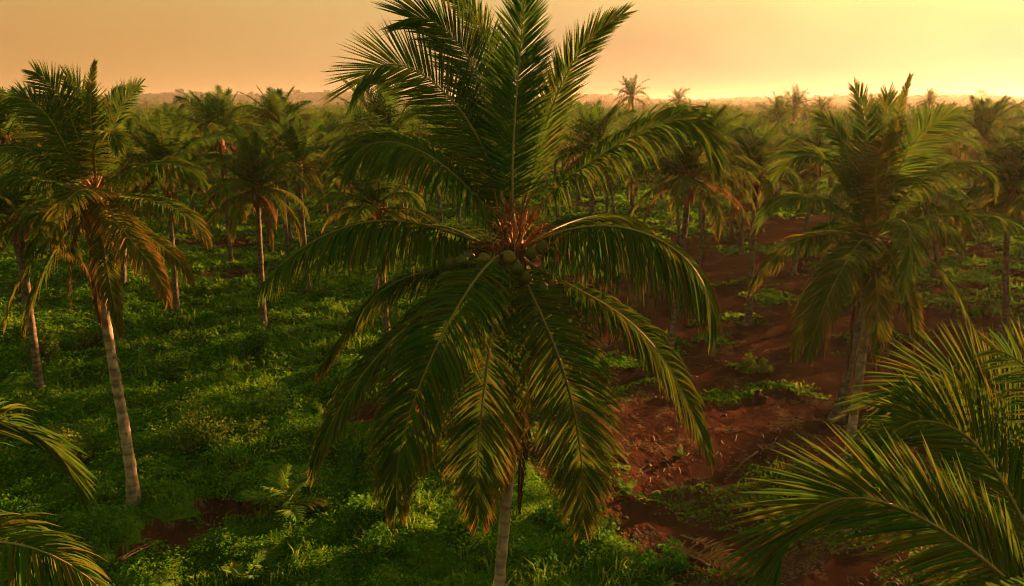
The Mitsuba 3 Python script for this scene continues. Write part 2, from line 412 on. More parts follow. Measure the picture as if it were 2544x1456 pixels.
def weed_cover():
    g = np.random.default_rng(5)
    M = 560_000
    r = 15.5 * (150 / 15.5) ** g.random(M)
    az = np.radians(g.uniform(-41, 41, M))
    P = np.stack([np.sin(az) * r, np.cos(az) * r], -1)
    w = weeds(P)
    k = g.random(M) < np.clip(w * 1.15 - 0.12, 0, 1)
    P, r, w = P[k], r[k], w[k]
    m = len(P)
    z = relief(P, w)
    q = np.concatenate([P, np.zeros((m, 1))], 1)
    clump = meshkit.fbm(q * 1.1, 3, 51)
    kind = meshkit.fbm(q * 0.28, 3, 52)
    size = np.maximum(0.06, 0.0042 * r) * g.uniform(0.6, 1.35, m)
    hgt = g.random(m) ** 1.6 * (0.10 + 0.45 * np.clip(clump - 0.42, 0, 1) * 2) * w
    pos = np.concatenate([P, (z + 0.01 + hgt)[:, None]], 1)
    n = unit(g.normal(0, 0.55, (m, 3)) + [0, 0, 1])
    c0, c1, c2 = np.array([0.034, 0.118, 0.008]), np.array([0.088, 0.225, 0.016]), np.array([0.19, 0.235, 0.025])
    mixv = np.clip((kind - 0.35) * 3 + g.normal(0, 0.22, m), 0, 1)[:, None]
    c = c0 * (1 - mixv) + c1 * mixv
    y = (g.random(m) < 0.10 + 0.35 * np.clip(kind - 0.55, 0, 1) * 3)[:, None]
    c = np.where(y, c * 0.4 + c2 * 0.6, c) * g.uniform(0.75, 1.25, (m, 1))
    A = leaf_quads(pos, size, n, g, c)
    # grass blades and taller stalks between the creepers
    K = 80_000
    r = 15.5 * (90 / 15.5) ** g.random(K); az = np.radians(g.uniform(-41, 41, K))
    P = np.stack([np.sin(az) * r, np.cos(az) * r], -1)
    q = np.concatenate([P, np.zeros((K, 1))], 1)
    w = weeds(P); tall = meshkit.fbm(q * 0.55, 3, 61)
    k = g.random(K) < np.clip(w - 0.3, 0, 1) * np.clip((tall - 0.47) * 6, 0.03, 1)
    P, r, w, tall = P[k], r[k], w[k], tall[k]; m = len(P)
    z = relief(P, w)
    h = g.uniform(0.14, 0.40, m) * (0.5 + 1.6 * np.clip(tall - 0.4, 0, 1) * 2)
    a = g.uniform(0, 2 * np.pi, m); ln = g.uniform(0.15, 0.75, m)
    out = np.stack([np.cos(a), np.sin(a), 0 * a], -1)
    wd = np.stack([-np.sin(a), np.cos(a), 0 * a], -1) * (np.maximum(0.012, 0.0009 * r) * g.uniform(0.7, 1.4, m))[:, None]
    B = np.concatenate([P, z[:, None]], 1)
    M1 = B + np.array([0, 0, 0.62]) * h[:, None] + out * (h * ln * 0.35)[:, None]
    TP = B + np.array([0, 0, 0.9]) * h[:, None] + out * (h * ln)[:, None]
    V = np.stack([B - wd * .6, B + wd * .6, M1 + wd, M1 - wd, TP], 1).reshape(-1, 3)
    F = (np.array([[0, 1, 2], [0, 2, 3], [3, 2, 4]])[None] + (np.arange(m) * 5)[:, None, None]).reshape(-1, 3)
    t = g.random((m, 1))
    C = np.repeat((np.array([0.045, 0.14, 0.010]) * (1 - t) + np.array([0.15, 0.21, 0.025]) * t) * g.uniform(0.8, 1.2, (m, 1)), 5, 0)
    return join([A, (V, F, C)])


put('weed_cover', weed_cover(), 'weed_leaf')
labels['weed_cover'] = {'label': 'low green creeping weeds carpeting the plantation floor', 'category': 'ground cover', 'kind': 'stuff'}

# ------------------------------------------------------------------ coconut palms placed one by one


def hero_palm(name, label, crown, base, fronds, trunk_r=(0.17, 0.11), mids=(), nuts=(), spathes=(), skirt=None, flowers=(), rows=90, n=170, segs=4, width=0.040, group=None, seed=1, trunk=True, each=0):
    """fronds: list of dicts with pts [(px, py, Y), ...] plus frond() options."""
    k = thing(name, label, 'palm tree', group)
    if trunk:
        tm = trunk_mesh([base, *mids, crown], trunk_r[0], trunk_r[1], rows, seed=seed)
        scene[k + '__trunk'] = mikit.ply(tm, 'trunk_bark', smooth=True)
    for q, fr in enumerate(fronds):
        fr = dict(fr)
        pts = [p if len(p) == 3 and isinstance(p, np.ndarray) else at(*p) for p in fr.pop('pts')]
        nm = fr.pop('name', 'frond')
        lab = fr.pop('label', None)
        opt = dict(n=n, segs=segs, width=width, seed=seed * 100 + q)
        opt.update(fr)
        ra, le = frond(pts, **opt)
        fk = key_of(f'{k}__{nm}')
        put(fk + '__rachis', ra, 'husk', smooth=True)
        if opt.get('split'):
            for one in le: put(key_of(fk + '__leaflet'), one, 'leaf')
        else:
            put(fk + '__foliage', le, 'leaf')
            labels[fk + '__foliage'] = {'kind': 'stuff', 'label': 'narrow leaflets hanging along the frond'}
        if lab: labels[fk] = {'label': lab}
    for q, (p, r, c) in enumerate(nuts):
        put(key_of(k + '__coconut'), nut(p, r, c, q + seed), 'matte', smooth=True)
    for q, (p0, p1, r, c) in enumerate(spathes):
        put(key_of(k + '__spathe'), spathe(p0, p1, r, c, q), 'matte', smooth=True)
    for q, (p0, p1, sp, nst) in enumerate(flowers):
        put(key_of(k + '__flower_stalk'), flower(p0, p1, sp, nst, q + seed), 'matte')
    if skirt:
        put(k + '__fibre_skirt', heap(*skirt), 'matte')
    return k


D0 = 12.2
C0 = at(1276, 628, D0)
base0 = np.array([at(1243, 1456, D0)[0] - 0.05, D0 + 0.1, 0.0])
S0 = at(1278, 585, D0)
F0 = [
    # upright and arching young fronds
    dict(pts=[S0, at(1205, 380, 12.5), at(1110, 235, 12.6), at(985, 160, 12.4), at(888, 208, 12.1)], roll=(25, 80), droop=0.06, L=0.95, az=-90, vee=3, tip=0.75, width=0.029),
    dict(pts=[S0, at(1222, 330, 12.8), at(1160, 140, 12.9), at(1085, 58, 12.8), at(1018, 44, 12.6)], roll=(35, 80), droop=0.06, L=0.90, az=-80, vee=3, tip=0.7, width=0.029, lean=0.9),
    dict(pts=[S0, at(1245, 300, 13.0), at(1205, 90, 13.3), at(1140, 0, 13.4), at(1085, -40, 13.4)], roll=(40, 75), droop=0.08, L=0.62, az=-60, vee=5, width=0.029, lean=0.75),
    dict(pts=[S0, at(1274, 400, 12.4), at(1286, 200, 12.6), at(1297, 70, 12.7), at(1310, -90, 12.7)], roll=(0, 0), droop=0.06, L=0.76, az=0, vee=4, n=175, age=0.2, width=0.032, lean=0.82, tip=0.2),
    dict(pts=[S0, at(1330, 400, 12.9), at(1390, 220, 13.2), at(1455, 110, 13.2), at(1545, 36, 13.0)], roll=(-10, -65), droop=0.08, L=0.72, az=70, vee=6, width=0.029, lean=0.7),
    dict(pts=[S0, at(1400, 455, 12.3), at(1560, 345, 12.2), at(1690, 298, 12.0), at(1765, 385, 11.7)], roll=(0, -35), droop=0.65, L=1.0, az=95, vee=15, tip=0.6),
    dict(pts=[S0, at(1160, 465, 12.0), at(1050, 378, 11.8), at(960, 352, 11.6), at(868, 400, 11.3)], roll=(0, 30), droop=0.85, L=1.08, az=-100, vee=15, tip=0.6),
    dict(pts=[S0, at(1215, 430, 13.4), at(1140, 345, 14.3), at(1070, 340, 15.0), at(1010, 390, 15.4)], roll=(0, 20), droop=0.5, L=0.95, az=-40, vee=12, width=0.04),
    # middle ring
    dict(pts=[C0, at(1120, 578, 11.9), at(950, 548, 11.6), at(800, 588, 11.3), at(662, 695, 11.1)], roll=(0, 20), droop=1.9, L=1.02, az=-98, n=175, vee=12),
    dict(pts=[C0, at(1400, 574, 12.0), at(1560, 568, 11.7), at(1700, 640, 11.5), at(1765, 800, 11.3)], roll=(0, -30), droop=1.9, L=1.26, az=98, n=175, vee=12),
    dict(pts=[C0, at(1400, 560, 13.4), at(1490, 535, 14.4), at(1560, 545, 15.2), at(1605, 590, 15.6)], roll=(0, 0), droop=0.8, L=0.96, az=35, vee=12, age=0.35),
    dict(pts=[C0, at(1170, 590, 13.6), at(1080, 560, 14.6), at(1000, 590, 15.4), at(950, 660, 15.8)], roll=(0, 0), droop=0.8, L=0.96, az=-35, vee=12, age=0.35),
    # lower, older fronds
    dict(pts=[C0, at(1090, 668, 12.4), at(950, 722, 12.5), at(855, 830, 12.4), at(797, 910, 12.2)], t0=0.21, roll=(0, 10), droop=1.2, L=0.86, az=-85, age=0.32, tip_dry=0.39),
    dict(pts=[C0, at(1080, 755, 11.6), at(935, 890, 11.3), at(835, 1030, 11.2), at(778, 1160, 11.2)], t0=0.21, roll=(0, 15), droop=0.9, L=0.91, az=-105, age=0.32, tip_dry=0.33),
    dict(pts=[C0, at(1225, 645, 11.3), at(1130, 775, 10.3), at(1050, 940, 9.9), at(985, 1250, 9.9)], t0=0.21, roll=(0, 20), droop=0.75, L=0.98, az=-155, n=175, age=0.30, tip_dry=0.33),
    dict(pts=[C0, at(1232, 770, 11.2), at(1212, 900, 10.7), at(1193, 1060, 10.4), at(1190, 1285, 10.4)], t0=0.21, roll=(0, 0), droop=0.5, L=0.88, az=186, n=140, age=0.31, tip_dry=0.44, vee=8),
    dict(pts=[C0, at(1335, 760, 11.2), at(1400, 920, 10.8), at(1437, 1080, 10.7), at(1448, 1290, 10.8)], t0=0.10, roll=(0, -12), droop=0.45, L=1.07, az=160, n=165, age=0.36, tip_dry=0.33, vee=6),
    dict(pts=[C0, at(1420, 712, 11.7), at(1570, 805, 11.5), at(1680, 945, 11.5), at(1762, 1125, 11.5)], t0=0.21, roll=(0, -20), droop=0.95, L=0.91, az=110, age=0.33, tip_dry=0.33),
    dict(pts=[C0, at(1330, 745, 12.9), at(1370, 850, 13.3), at(1410, 960, 13.4), at(1430, 1080, 13.4)], t0=0.21, roll=(0, 0), droop=0.9, L=0.75, az=40, age=0.42, tip_dry=0.50),
    dict(pts=[C0, at(1190, 745, 13.0), at(1130, 850, 13.5), at(1090, 960, 13.6), at(1075, 1120, 13.6)], t0=0.21, roll=(0, 0), droop=0.9, L=0.80, az=-40, age=0.45, tip_dry=0.50),
    dict(pts=[C0, at(1262, 760, 11.6), at(1262, 880, 11.5), at(1255, 1020, 11.5), at(1250, 1200, 11.6)], t0=0.21, roll=(0, 0), droop=0.7, L=0.66, az=178, n=85, age=0.55, tip_dry=0.4, vee=4, tone=0.7, label='fading frond hanging in front of the trunk'),
    # dead, brown, hanging against the trunk
    dict(pts=[C0, at(1180, 800, 11.5), at(1110, 960, 11.2), at(1040, 1110, 11.1), at(1000, 1270, 11.1)], roll=(0, 30), droop=1.6, L=0.64, az=-140, age=0.85, n=60, name='dead_frond', label='withered brown frond hanging down'),
    dict(pts=[C0, at(1300, 800, 12.5), at(1306, 960, 12.5), at(1298, 1100, 12.5), at(1290, 1270, 12.5)], roll=(0, 60), droop=2.0, L=0.34, az=30, age=0.98, n=60, vee=-20, tone=0.6, name='dead_frond', label='withered dark brown frond hanging beside the trunk'),
]
g0 = np.random.default_rng(77)
NUT_G, NUT_Y, NUT_O = (0.050, 0.062, 0.013), (0.10, 0.085, 0.016), (0.24, 0.09, 0.02)
nuts0 = [(at(x, y, D0 - d - 0.10), 0.092, c) for x, y, d, c in (
    (1150, 650, 0.85, NUT_G), (1132, 685, 0.9, NUT_G), (1165, 680, 1.0, NUT_Y), (1185, 660, 0.8, NUT_G), (1150, 715, 0.95, NUT_G), (1190, 698, 1.0, NUT_G), (1120, 655, 0.7, NUT_G), (1175, 725, 0.9, NUT_G), (1165, 640, 0.6, NUT_G), (1205, 645, .75, NUT_Y),
    (1215, 690, 0.95, NUT_G), (1140, 735, 0.85, NUT_G), (1110, 690, 0.8, NUT_Y), (1285, 668, .8, NUT_G), (1305, 690, .75, NUT_G), (1265, 640, 0.75, NUT_Y), (1345, 715, 0.6, NUT_G), (1365, 735, 0.5, NUT_G), (1340, 745, 0.65, NUT_G), (1370, 705, 0.4, NUT_Y), (1325, 725, 0.5, NUT_G), (1320, 630, 0.5, NUT_G), (1345, 615, .4, NUT_G), (1390, 720, .35, NUT_G))]
spat0 = [(at(x0, y0, D0 - 0.25), at(x1, y1, D0 - d), r, c) for x0, y0, x1, y1, d, r, c in (
    (1265, 620, 1225, 530, 0.3, 0.03, (0.26, 0.11, 0.03)), (1290, 620, 1310, 515, 0.35, 0.032, (0.27, 0.10, 0.03)), (1300, 620, 1340, 560, 0.45, 0.04, (0.30, 0.10, 0.03)), (1250, 620, 1240, 555, 0.5, 0.035, (0.28, 0.12, 0.04)),
    (1280, 630, 1280, 540, 0.4, 0.035, (0.30, 0.13, 0.05)), (1300, 640, 1350, 600, 0.5, 0.03, (0.30, 0.16, 0.06)), (1285, 670, 1310, 730, 0.6, 0.035, (0.24, 0.14, 0.07)), (1240, 640, 1200, 590, .35, .03, (0.26, 0.12, 0.04)))]
hero_palm('coconut_palm', 'largest coconut palm, at the centre, with a full crown of arching fronds and green coconuts', C0 + [0, 0, -0.1], base0, F0, mids=[at(1249, 1350, 12.3), at(1280, 900, 12.35)],
          nuts=nuts0, spathes=spat0, flowers=[(at(1275, 620, D0 - .1), at(x, y, D0 - d), 0.10, 22) for x, y, d in ((1215, 560, .35), (1235, 525, .2), (1262, 515, .4), (1300, 520, .3), (1330, 540, .35), (1350, 580, .5), (1205, 600, .55), (1300, 570, .75), (1245, 575, .7), (1370, 620, .45), (1180, 630, .45))], skirt=(C0 + [0, 0, -0.05], 0.34, 190, 3, (0.085, 0.055, 0.030), 2.8, 0.9), trunk_r=(0.105, 0.085), rows=120, seed=1)

# left palm
D1 = ground_at(335, 1272)[1]
C1 = at(235, 492, D1 - 0.2)
S1 = at(236, 470, D1 - 0.2)
d1 = D1
F1 = [
    dict(pts=[S1, at(190, 330, d1 + .3), at(140, 230, d1 + .4), at(90, 180, d1 + .4)], roll=(20, 50), droop=0.15, L=1.06, az=-60, vee=6),
    dict(pts=[S1, at(160, 360, d1), at(90, 260, d1), at(30, 240, d1)], roll=(20, 60), droop=0.2, L=1.06, az=-90, vee=6),
    dict(pts=[S1, at(225, 350, d1 + .6), at(205, 240, d1 + .8), at(165, 190, d1 + .9)], roll=(0, 30), droop=0.12, L=1.00, az=-20, vee=6),
    dict(pts=[S1, at(228, 330, d1 - .2), at(225, 230, d1 - .2), at(237, 155, d1 - .2)], roll=(0, 0), droop=0.05, L=0.35, az=0, vee=8, age=0.4),
    dict(pts=[S1, at(275, 350, d1 + .3), at(305, 260, d1 + .4), at(345, 215, d1 + .3)], roll=(-10, -50), droop=0.2, L=0.89, az=70, vee=8),
    dict(pts=[S1, at(250, 350, d1 + 1.0), at(270, 260, d1 + 1.6), at(300, 220, d1 + 2.0)], roll=(0, 0), droop=0.2, L=0.94, az=20, vee=6),
    dict(pts=[S1, at(235, 400, d1 - .8), at(240, 350, d1 - 1.4), at(275, 330, d1 - 2.0), at(295, 370, d1 - 2.3)], roll=(0, 0), droop=0.6, L=0.83, az=150, vee=10, age=0.35),
    dict(pts=[S1, at(300, 440, d1 - .3), at(370, 410, d1 - .5), at(440, 410, d1 - .7), at(495, 440, d1 - .9)], roll=(0, -20), droop=0.9, L=1.00, az=95),
    dict(pts=[S1, at(150, 430, d1 - .1), at(80, 375, d1 - .2), at(10, 365, d1 - .3), at(-50, 400, d1 - .3)], roll=(0, 20), droop=0.9, L=1.06, az=-95),
    dict(pts=[S1, at(160, 460, d1 - .7), at(90, 440, d1 - 1.1), at(20, 445, d1 - 1.4), at(-40, 490, d1 - 1.6)], roll=(0, 15), droop=0.9, L=1.06, az=-110),
    dict(pts=[C1, at(320, 488, d1 - .8), at(400, 505, d1 - 1.2), at(465, 535, d1 - 1.4), at(512, 590, d1 - 1.5)], roll=(0, -20), droop=0.9, L=0.89, az=105, tip_dry=0.60, age=0.34),
    dict(pts=[C1, at(300, 545, d1 - .6), at(370, 590, d1 - .9), at(430, 635, d1 - 1.0), at(472, 690, d1 - 1.0)], roll=(0, -20), droop=0.9, L=0.83, az=100, tip_dry=0.60, age=0.42),
    dict(pts=[C1, at(270, 520, d1 - 1.4), at(320, 590, d1 - 2.1), at(375, 660, d1 - 2.4), at(415, 745, d1 - 2.4)], roll=(0, -15), droop=0.8, L=0.83, az=140, tip_dry=0.79, age=0.5),
    dict(pts=[C1, at(215, 470, d1 - 1.5), at(165, 500, d1 - 2.4), at(145, 560, d1 - 2.8), at(170, 620, d1 - 2.9)], roll=(0, 0), droop=0.75, L=0.89, az=-150, age=0.47, label='yellowing frond curling towards the viewer', tip_dry=0.39),
    dict(pts=[C1, at(140, 520, d1 - .5), at(60, 545, d1 - .8), at(0, 590, d1 - 1.0), at(-60, 660, d1 - 1.0)], roll=(0, 15), droop=1.0, L=1.00, az=-98, age=0.3),
    dict(pts=[C1, at(150, 570, d1 - .5), at(80, 650, d1 - .7), at(40, 720, d1 - .8), at(15, 800, d1 - .8)], roll=(0, 15), droop=0.9, L=0.89, az=-100, age=0.36, tip_dry=0.39),
    dict(pts=[C1, at(170, 580, d1 - 1.2), at(110, 680, d1 - 1.7), at(75, 760, d1 - 1.8), at(60, 830, d1 - 1.8)], roll=(0, 15), droop=0.9, L=0.89, az=-120, age=0.36, tip_dry=0.34),
    dict(pts=[C1, at(255, 580, d1 - 1.2), at(268, 680, d1 - 1.7), at(285, 760, d1 - 1.8), at(300, 830, d1 - 1.8)], roll=(0, 15), droop=0.9, L=0.6, az=170, age=0.42, tip_dry=0.53),
    dict(pts=[C1, at(310, 570, d1 + 1.0), at(360, 600, d1 + 1.6), at(400, 660, d1 + 1.9)], roll=(0, 0), droop=0.9, L=0.83, az=40, age=0.35),
    dict(pts=[C1, at(170, 540, d1 + 1.0), at(110, 570, d1 + 1.6), at(70, 640, d1 + 1.9)], roll=(0, 0), droop=0.9, L=0.83, az=-40, age=0.35),
    dict(pts=[C1, at(240, 620, d1 - .6), at(240, 720, d1 - .6), at(252, 800, d1 - .5)], roll=(0, 40), droop=2.0, L=0.45, az=170, age=0.9, n=45, vee=-20, name='dead_frond', label='withered reddish brown frond hanging against the trunk'),
    dict(pts=[C1, at(275, 600, d1 - .4), at(290, 690, d1 - .4), at(280, 780, d1 - .4)], roll=(0, 40), droop=2.0, L=0.4, az=100, age=0.9, n=45, vee=-20, name='dead_frond', label='withered reddish brown frond hanging right of the trunk'),
    dict(pts=[C1, at(180, 600, d1), at(172, 690, d1), at(178, 780, d1)], roll=(0, 40), droop=2.0, L=0.3, az=-90, age=0.98, n=40, vee=-20, tone=0.6, name='dead_frond', label='withered dark frond hanging left of the trunk'),
]
nuts1 = [(at(x, y, d1 - .9), 0.11, c) for x, y, c in ((225, 490, NUT_O), (245, 497, NUT_O), (235, 510, NUT_Y), (213, 505, NUT_Y), (258, 512, NUT_O), (228, 525, NUT_G), (205, 520, NUT_G))]
spat1 = [(at(235, 495, d1 - .4), at(x, y, d1 - .6), 0.05, (0.30, 0.12, 0.035)) for x, y in ((195, 450), (215, 445), (240, 440), (262, 455), (180, 470), (268, 480))]
hero_palm('coconut_palm', 'leaning coconut palm on the left with bare trunk, orange coconuts and reddish dead fronds', C1, np.array([*ground_at(335, 1275)[:2], -0.05]), F1,
          mids=[at(300, 1010, D1 - .1), at(262, 790, D1 - .2)], nuts=nuts1, spathes=spat1, flowers=[(C1, at(x, y, d1 - .8), 0.12, 16) for x, y in ((180, 465), (205, 445), (235, 440), (265, 450), (285, 480), (195, 500))], skirt=(C1, 0.36, 110, 4, (0.21, 0.075, 0.03), 1.5, 0.7), trunk_r=(0.165, 0.12), rows=90, n=85, segs=4, width=0.05, seed=2)

# right palm
D2 = 21.0
d2 = D2
C2 = at(2168, 590, D2)
S2 = at(2168, 565, D2)
F2 = [
    dict(pts=[S2, at(2150, 420, d2 + .3), at(2150, 310, d2 + .4), at(2125, 222, d2 + .4)], roll=(10, 40), droop=0.1, L=0.86, az=-50, vee=6),
    dict(pts=[S2, at(2190, 420, d2 + .5), at(2200, 320, d2 + .6), at(2205, 235, d2 + .6)], roll=(0, 0), droop=0.1, L=0.92, az=0, vee=6),
    dict(pts=[S2, at(2205, 410, d2), at(2228, 300, d2), at(2262, 190, d2)], roll=(0, 0), droop=0.05, L=0.30, az=30, vee=8, age=0.40),
    dict(pts=[S2, at(2230, 430, d2 + .3), at(2290, 330, d2 + .3), at(2375, 285, d2 + .1)], roll=(-15, -60), droop=0.2, L=1.09, az=85, vee=6),
    dict(pts=[S2, at(2120, 420, d2 + .3), at(2080, 330, d2 + .4), at(2030, 290, d2 + .4)], roll=(20, 60), droop=0.2, L=0.86, az=-90, vee=6),
    dict(pts=[S2, at(2175, 430, d2 - .8), at(2195, 350, d2 - 1.1), at(2220, 330, d2 - 1.5), at(2190, 385, d2 - 1.9)], roll=(0, 0), droop=0.4, L=0.5, az=170, age=0.5, label='pale bent frond with a dry grey tip', tip_dry=0.44),
    dict(pts=[S2, at(2090, 455, d2 - .2), at(2020, 385, d2 - .3), at(1960, 400, d2 - .4), at(1925, 440, d2 - .4)], roll=(0, 25), droop=0.5, L=0.98, az=-95),
    dict(pts=[S2, at(2260, 475, d2 - .2), at(2350, 420, d2 - .3), at(2430, 415, d2 - .5), at(2470, 475, d2 - .6)], roll=(0, -20), droop=0.8, L=0.98, az=95),
    dict(pts=[C2, at(2090, 520, d2 - .6), at(2010, 490, d2 - .9), at(1940, 495, d2 - 1.1), at(1880, 560, d2 - 1.2)], roll=(0, 15), droop=0.9, L=0.86, az=-105),
    dict(pts=[C2, at(2280, 545, d2 - .6), at(2400, 530, d2 - .9), at(2500, 545, d2 - 1.2), at(2580, 620, d2 - 1.3)], roll=(0, -20), droop=1.0, L=1.09, az=100),
    dict(pts=[C2, at(2060, 580, d2 - .4), at(1980, 600, d2 - .6), at(1915, 650, d2 - .7), at(1868, 715, d2 - .7)], roll=(0, 15), droop=1.0, L=0.80, az=-98, age=0.4, tip_dry=0.33),
    dict(pts=[C2, at(2230, 545, d2 - 1.5), at(2262, 580, d2 - 2.4), at(2255, 660, d2 - 2.8), at(2240, 720, d2 - 2.9)], roll=(0, 0), droop=0.8, L=0.86, az=160, vee=10),
    dict(pts=[C2, at(2130, 610, d2 - 1.3), at(2080, 690, d2 - 2.0), at(2040, 780, d2 - 2.2), at(2010, 880, d2 - 2.2)], roll=(0, 15), droop=0.8, L=0.86, az=-140, age=0.33, tip_dry=0.28),
    dict(pts=[C2, at(2120, 640, d2 - .9), at(2050, 700, d2 - 1.2), at(2000, 790, d2 - 1.3), at(1975, 880, d2 - 1.3)], roll=(0, 15), droop=0.9, L=0.80, az=-110, age=0.40, tip_dry=0.39),
    dict(pts=[C2, at(2175, 680, d2 - 1.3), at(2180, 780, d2 - 1.7), at(2175, 880, d2 - 1.8)], roll=(0, 0), droop=0.7, L=0.75, az=175, age=0.4, tip_dry=0.39),
    dict(pts=[C2, at(2270, 620, d2 - .8), at(2340, 680, d2 - 1.1), at(2390, 760, d2 - 1.2), at(2415, 830, d2 - 1.2)], roll=(0, -15), droop=0.95, L=0.86, az=110, age=0.38, tip_dry=0.33),
    dict(pts=[C2, at(2225, 660, d2 - 1.3), at(2255, 740, d2 - 1.7), at(2275, 850, d2 - 1.8)], roll=(0, -10), droop=0.8, L=0.75, az=145, age=0.42, tip_dry=0.44),
    dict(pts=[C2, at(2250, 560, d2 + 1.2), at(2330, 560, d2 + 2.0), at(2390, 620, d2 + 2.4)], roll=(0, 0), droop=0.8, L=0.92, az=40),
    dict(pts=[C2, at(2110, 560, d2 + 1.2), at(2050, 560, d2 + 2.0), at(2010, 620, d2 + 2.4)], roll=(0, 0), droop=0.8, L=0.92, az=-40),
    dict(pts=[S2, at(2230, 450, d2 + 1.2), at(2300, 390, d2 + 2.0), at(2350, 390, d2 + 2.6)], roll=(0, 0), droop=0.5, L=0.92, az=35),
    dict(pts=[S2, at(2120, 450, d2 + 1.2), at(2070, 390, d2 + 2.0), at(2030, 400, d2 + 2.6)], roll=(0, 0), droop=0.5, L=0.92, az=-35),
    dict(pts=[C2, at(2135, 720, d2 - .3), at(2120, 820, d2 - .3), at(2108, 920, d2 - .3)], roll=(0, 40), droop=2.0, L=0.35, az=170, age=0.9, n=45, vee=-20, name='dead_frond', label='withered brown frond hanging along the trunk'),
    dict(pts=[C2, at(2205, 720, d2 - .3), at(2190, 820, d2 - .3), at(2178, 930, d2 - .3)], roll=(0, 40), droop=2.0, L=0.3, az=100, age=0.9, n=45, vee=-20, name='dead_frond', label='withered brown frond hanging right of the trunk'),
    dict(pts=[C2, at(2090, 700, d2 + .3), at(2060, 800, d2 + .3), at(2050, 890, d2 + .3)], roll=(0, 40), droop=2.0, L=0.3, az=-90, age=0.95, n=40, vee=-20, name='dead_frond', label='withered brown frond hanging left of the trunk'),
]
nuts2 = [(at(x, y, d2 - .8), 0.10, c) for x, y, c in ((2105, 598, NUT_O), (2120, 590, NUT_G), (2095, 612, NUT_O), (2200, 640, NUT_G), (2215, 655, NUT_G), (2190, 660, NUT_G), (2130, 615, NUT_G))]
spat2 = [(at(2168, 590, d2 - .4), at(x, y, d2 - .6), 0.045, (0.28, 0.11, 0.035)) for x, y in ((2130, 545), (2150, 530), (2195, 530), (2210, 550), (2140, 570))]
hero_palm('coconut_palm', 'hazy right palm with drooping fronds and a brown skirt standing on red soil', C2, np.array([at(2098, 1324, D2)[0], D2, -0.05]), F2,
          mids=[at(2112, 1100, D2), at(2140, 900, D2)], nuts=nuts2, spathes=spat2, flowers=[(C2, at(x, y, d2 - .7), 0.12, 16) for x, y in ((2110, 560), (2130, 530), (2165, 520), (2200, 530), (2225, 560))], skirt=(C2 + [0, 0, -0.2], 0.36, 110, 5, (0.17, 0.07, 0.03), 1.8, 0.7), trunk_r=(0.14, 0.105), rows=80, n=88, segs=4, width=0.046, seed=3)

# near palm at the lower right, its crown just outside
D3 = 6.0
C3 = at(2760, 1640, D3)
F3 = [
    dict(pts=[C3, at(2500, 1440, 5.6), at(2330, 1310, 5.4), at(2210, 1252, 5.35), at(2100, 1237, 5.3), at(2010, 1270, 5.25), at(1935, 1385, 5.2)], age=0.33, roll=(50, 78), split=True, shag=0.035, droop=0.12, L=0.92, az=-95, n=135, vee=2, t0=0.22, tip=0.75, lean=0.52),
    dict(pts=[C3, at(2560, 1330, 6.6), at(2450, 1135, 6.8), at(2390, 1075, 6.8), at(2310, 1046, 6.8), at(2240, 1060, 6.7), at(2188, 1118, 6.6)], age=0.33, roll=(55, 82), shag=0.04, droop=0.12, L=0.82, az=-90, n=125, vee=2, t0=0.2, tip=0.75, lean=0.62),
    dict(pts=[C3, at(2600, 1260, 7.4), at(2510, 1060, 7.6), at(2430, 975, 7.6), at(2330, 945, 7.5), at(2215, 990, 7.4)], age=0.33, roll=(55, 80), shag=0.04, droop=0.08, L=0.95, az=-85, n=125, vee=2, t0=0.2, tip=0.75, lean=0.60),
    dict(pts=[C3, at(2720, 1300, 7.2), at(2650, 1060, 7.4), at(2560, 920, 7.4), at(2470, 868, 7.3)], roll=(30, 60), droop=0.12, L=0.8, az=-60, n=80, vee=4, t0=0.2),
    dict(pts=[C3, at(2700, 1520, 5.6), at(2560, 1500, 5.3), at(2400, 1500, 5.1), at(2250, 1580, 5.0)], roll=(0, 20), droop=0.8, L=0.6, az=-100, n=80, t0=0.2, age=0.33),
]
hero_palm('coconut_palm', 'nearest coconut palm, leaning in at the lower right corner with three big backlit fronds', C3, np.array([C3[0] + .4, D3 + .3, 0]), F3, n=85, segs=5, width=0.031, seed=4, rows=40, trunk_r=(0.17, 0.13))

# near palm outside the left edge: two frond ends reach in
D4 = 6.5
C4 = at(-420, 1330, D4)
F4 = [
    dict(pts=[C4, at(-200, 1090, 6.5), at(-40, 1040, 6.5), at(95, 1085, 6.5), at(190, 1215, 6.5)], roll=(30, 50), droop=0.30, L=0.80, az=90, n=110, vee=6, t0=0.2, width=0.04),
    dict(pts=[C4, at(-220, 1370, 5.4), at(-60, 1345, 5.1), at(100, 1368, 4.9), at(270, 1480, 4.8)], roll=(0, -25), droop=0.85, L=0.6, az=95, n=135, vee=14, t0=0.2, tip_dry=0.22, age=0.36, label='frond with golden leaflets along its ridge'),
    dict(pts=[C4, at(-300, 1200, 7.0), at(-200, 1130, 7.4), at(-80, 1150, 7.6)], roll=(0, 0), droop=0.5, L=0.6, az=60, n=60),
]
hero_palm('coconut_palm', 'near coconut palm at the left edge, only two frond ends reaching into view', C4, np.array([C4[0] - .3, D4, 0]), F4, n=80, segs=5, width=0.034, seed=5, rows=40)


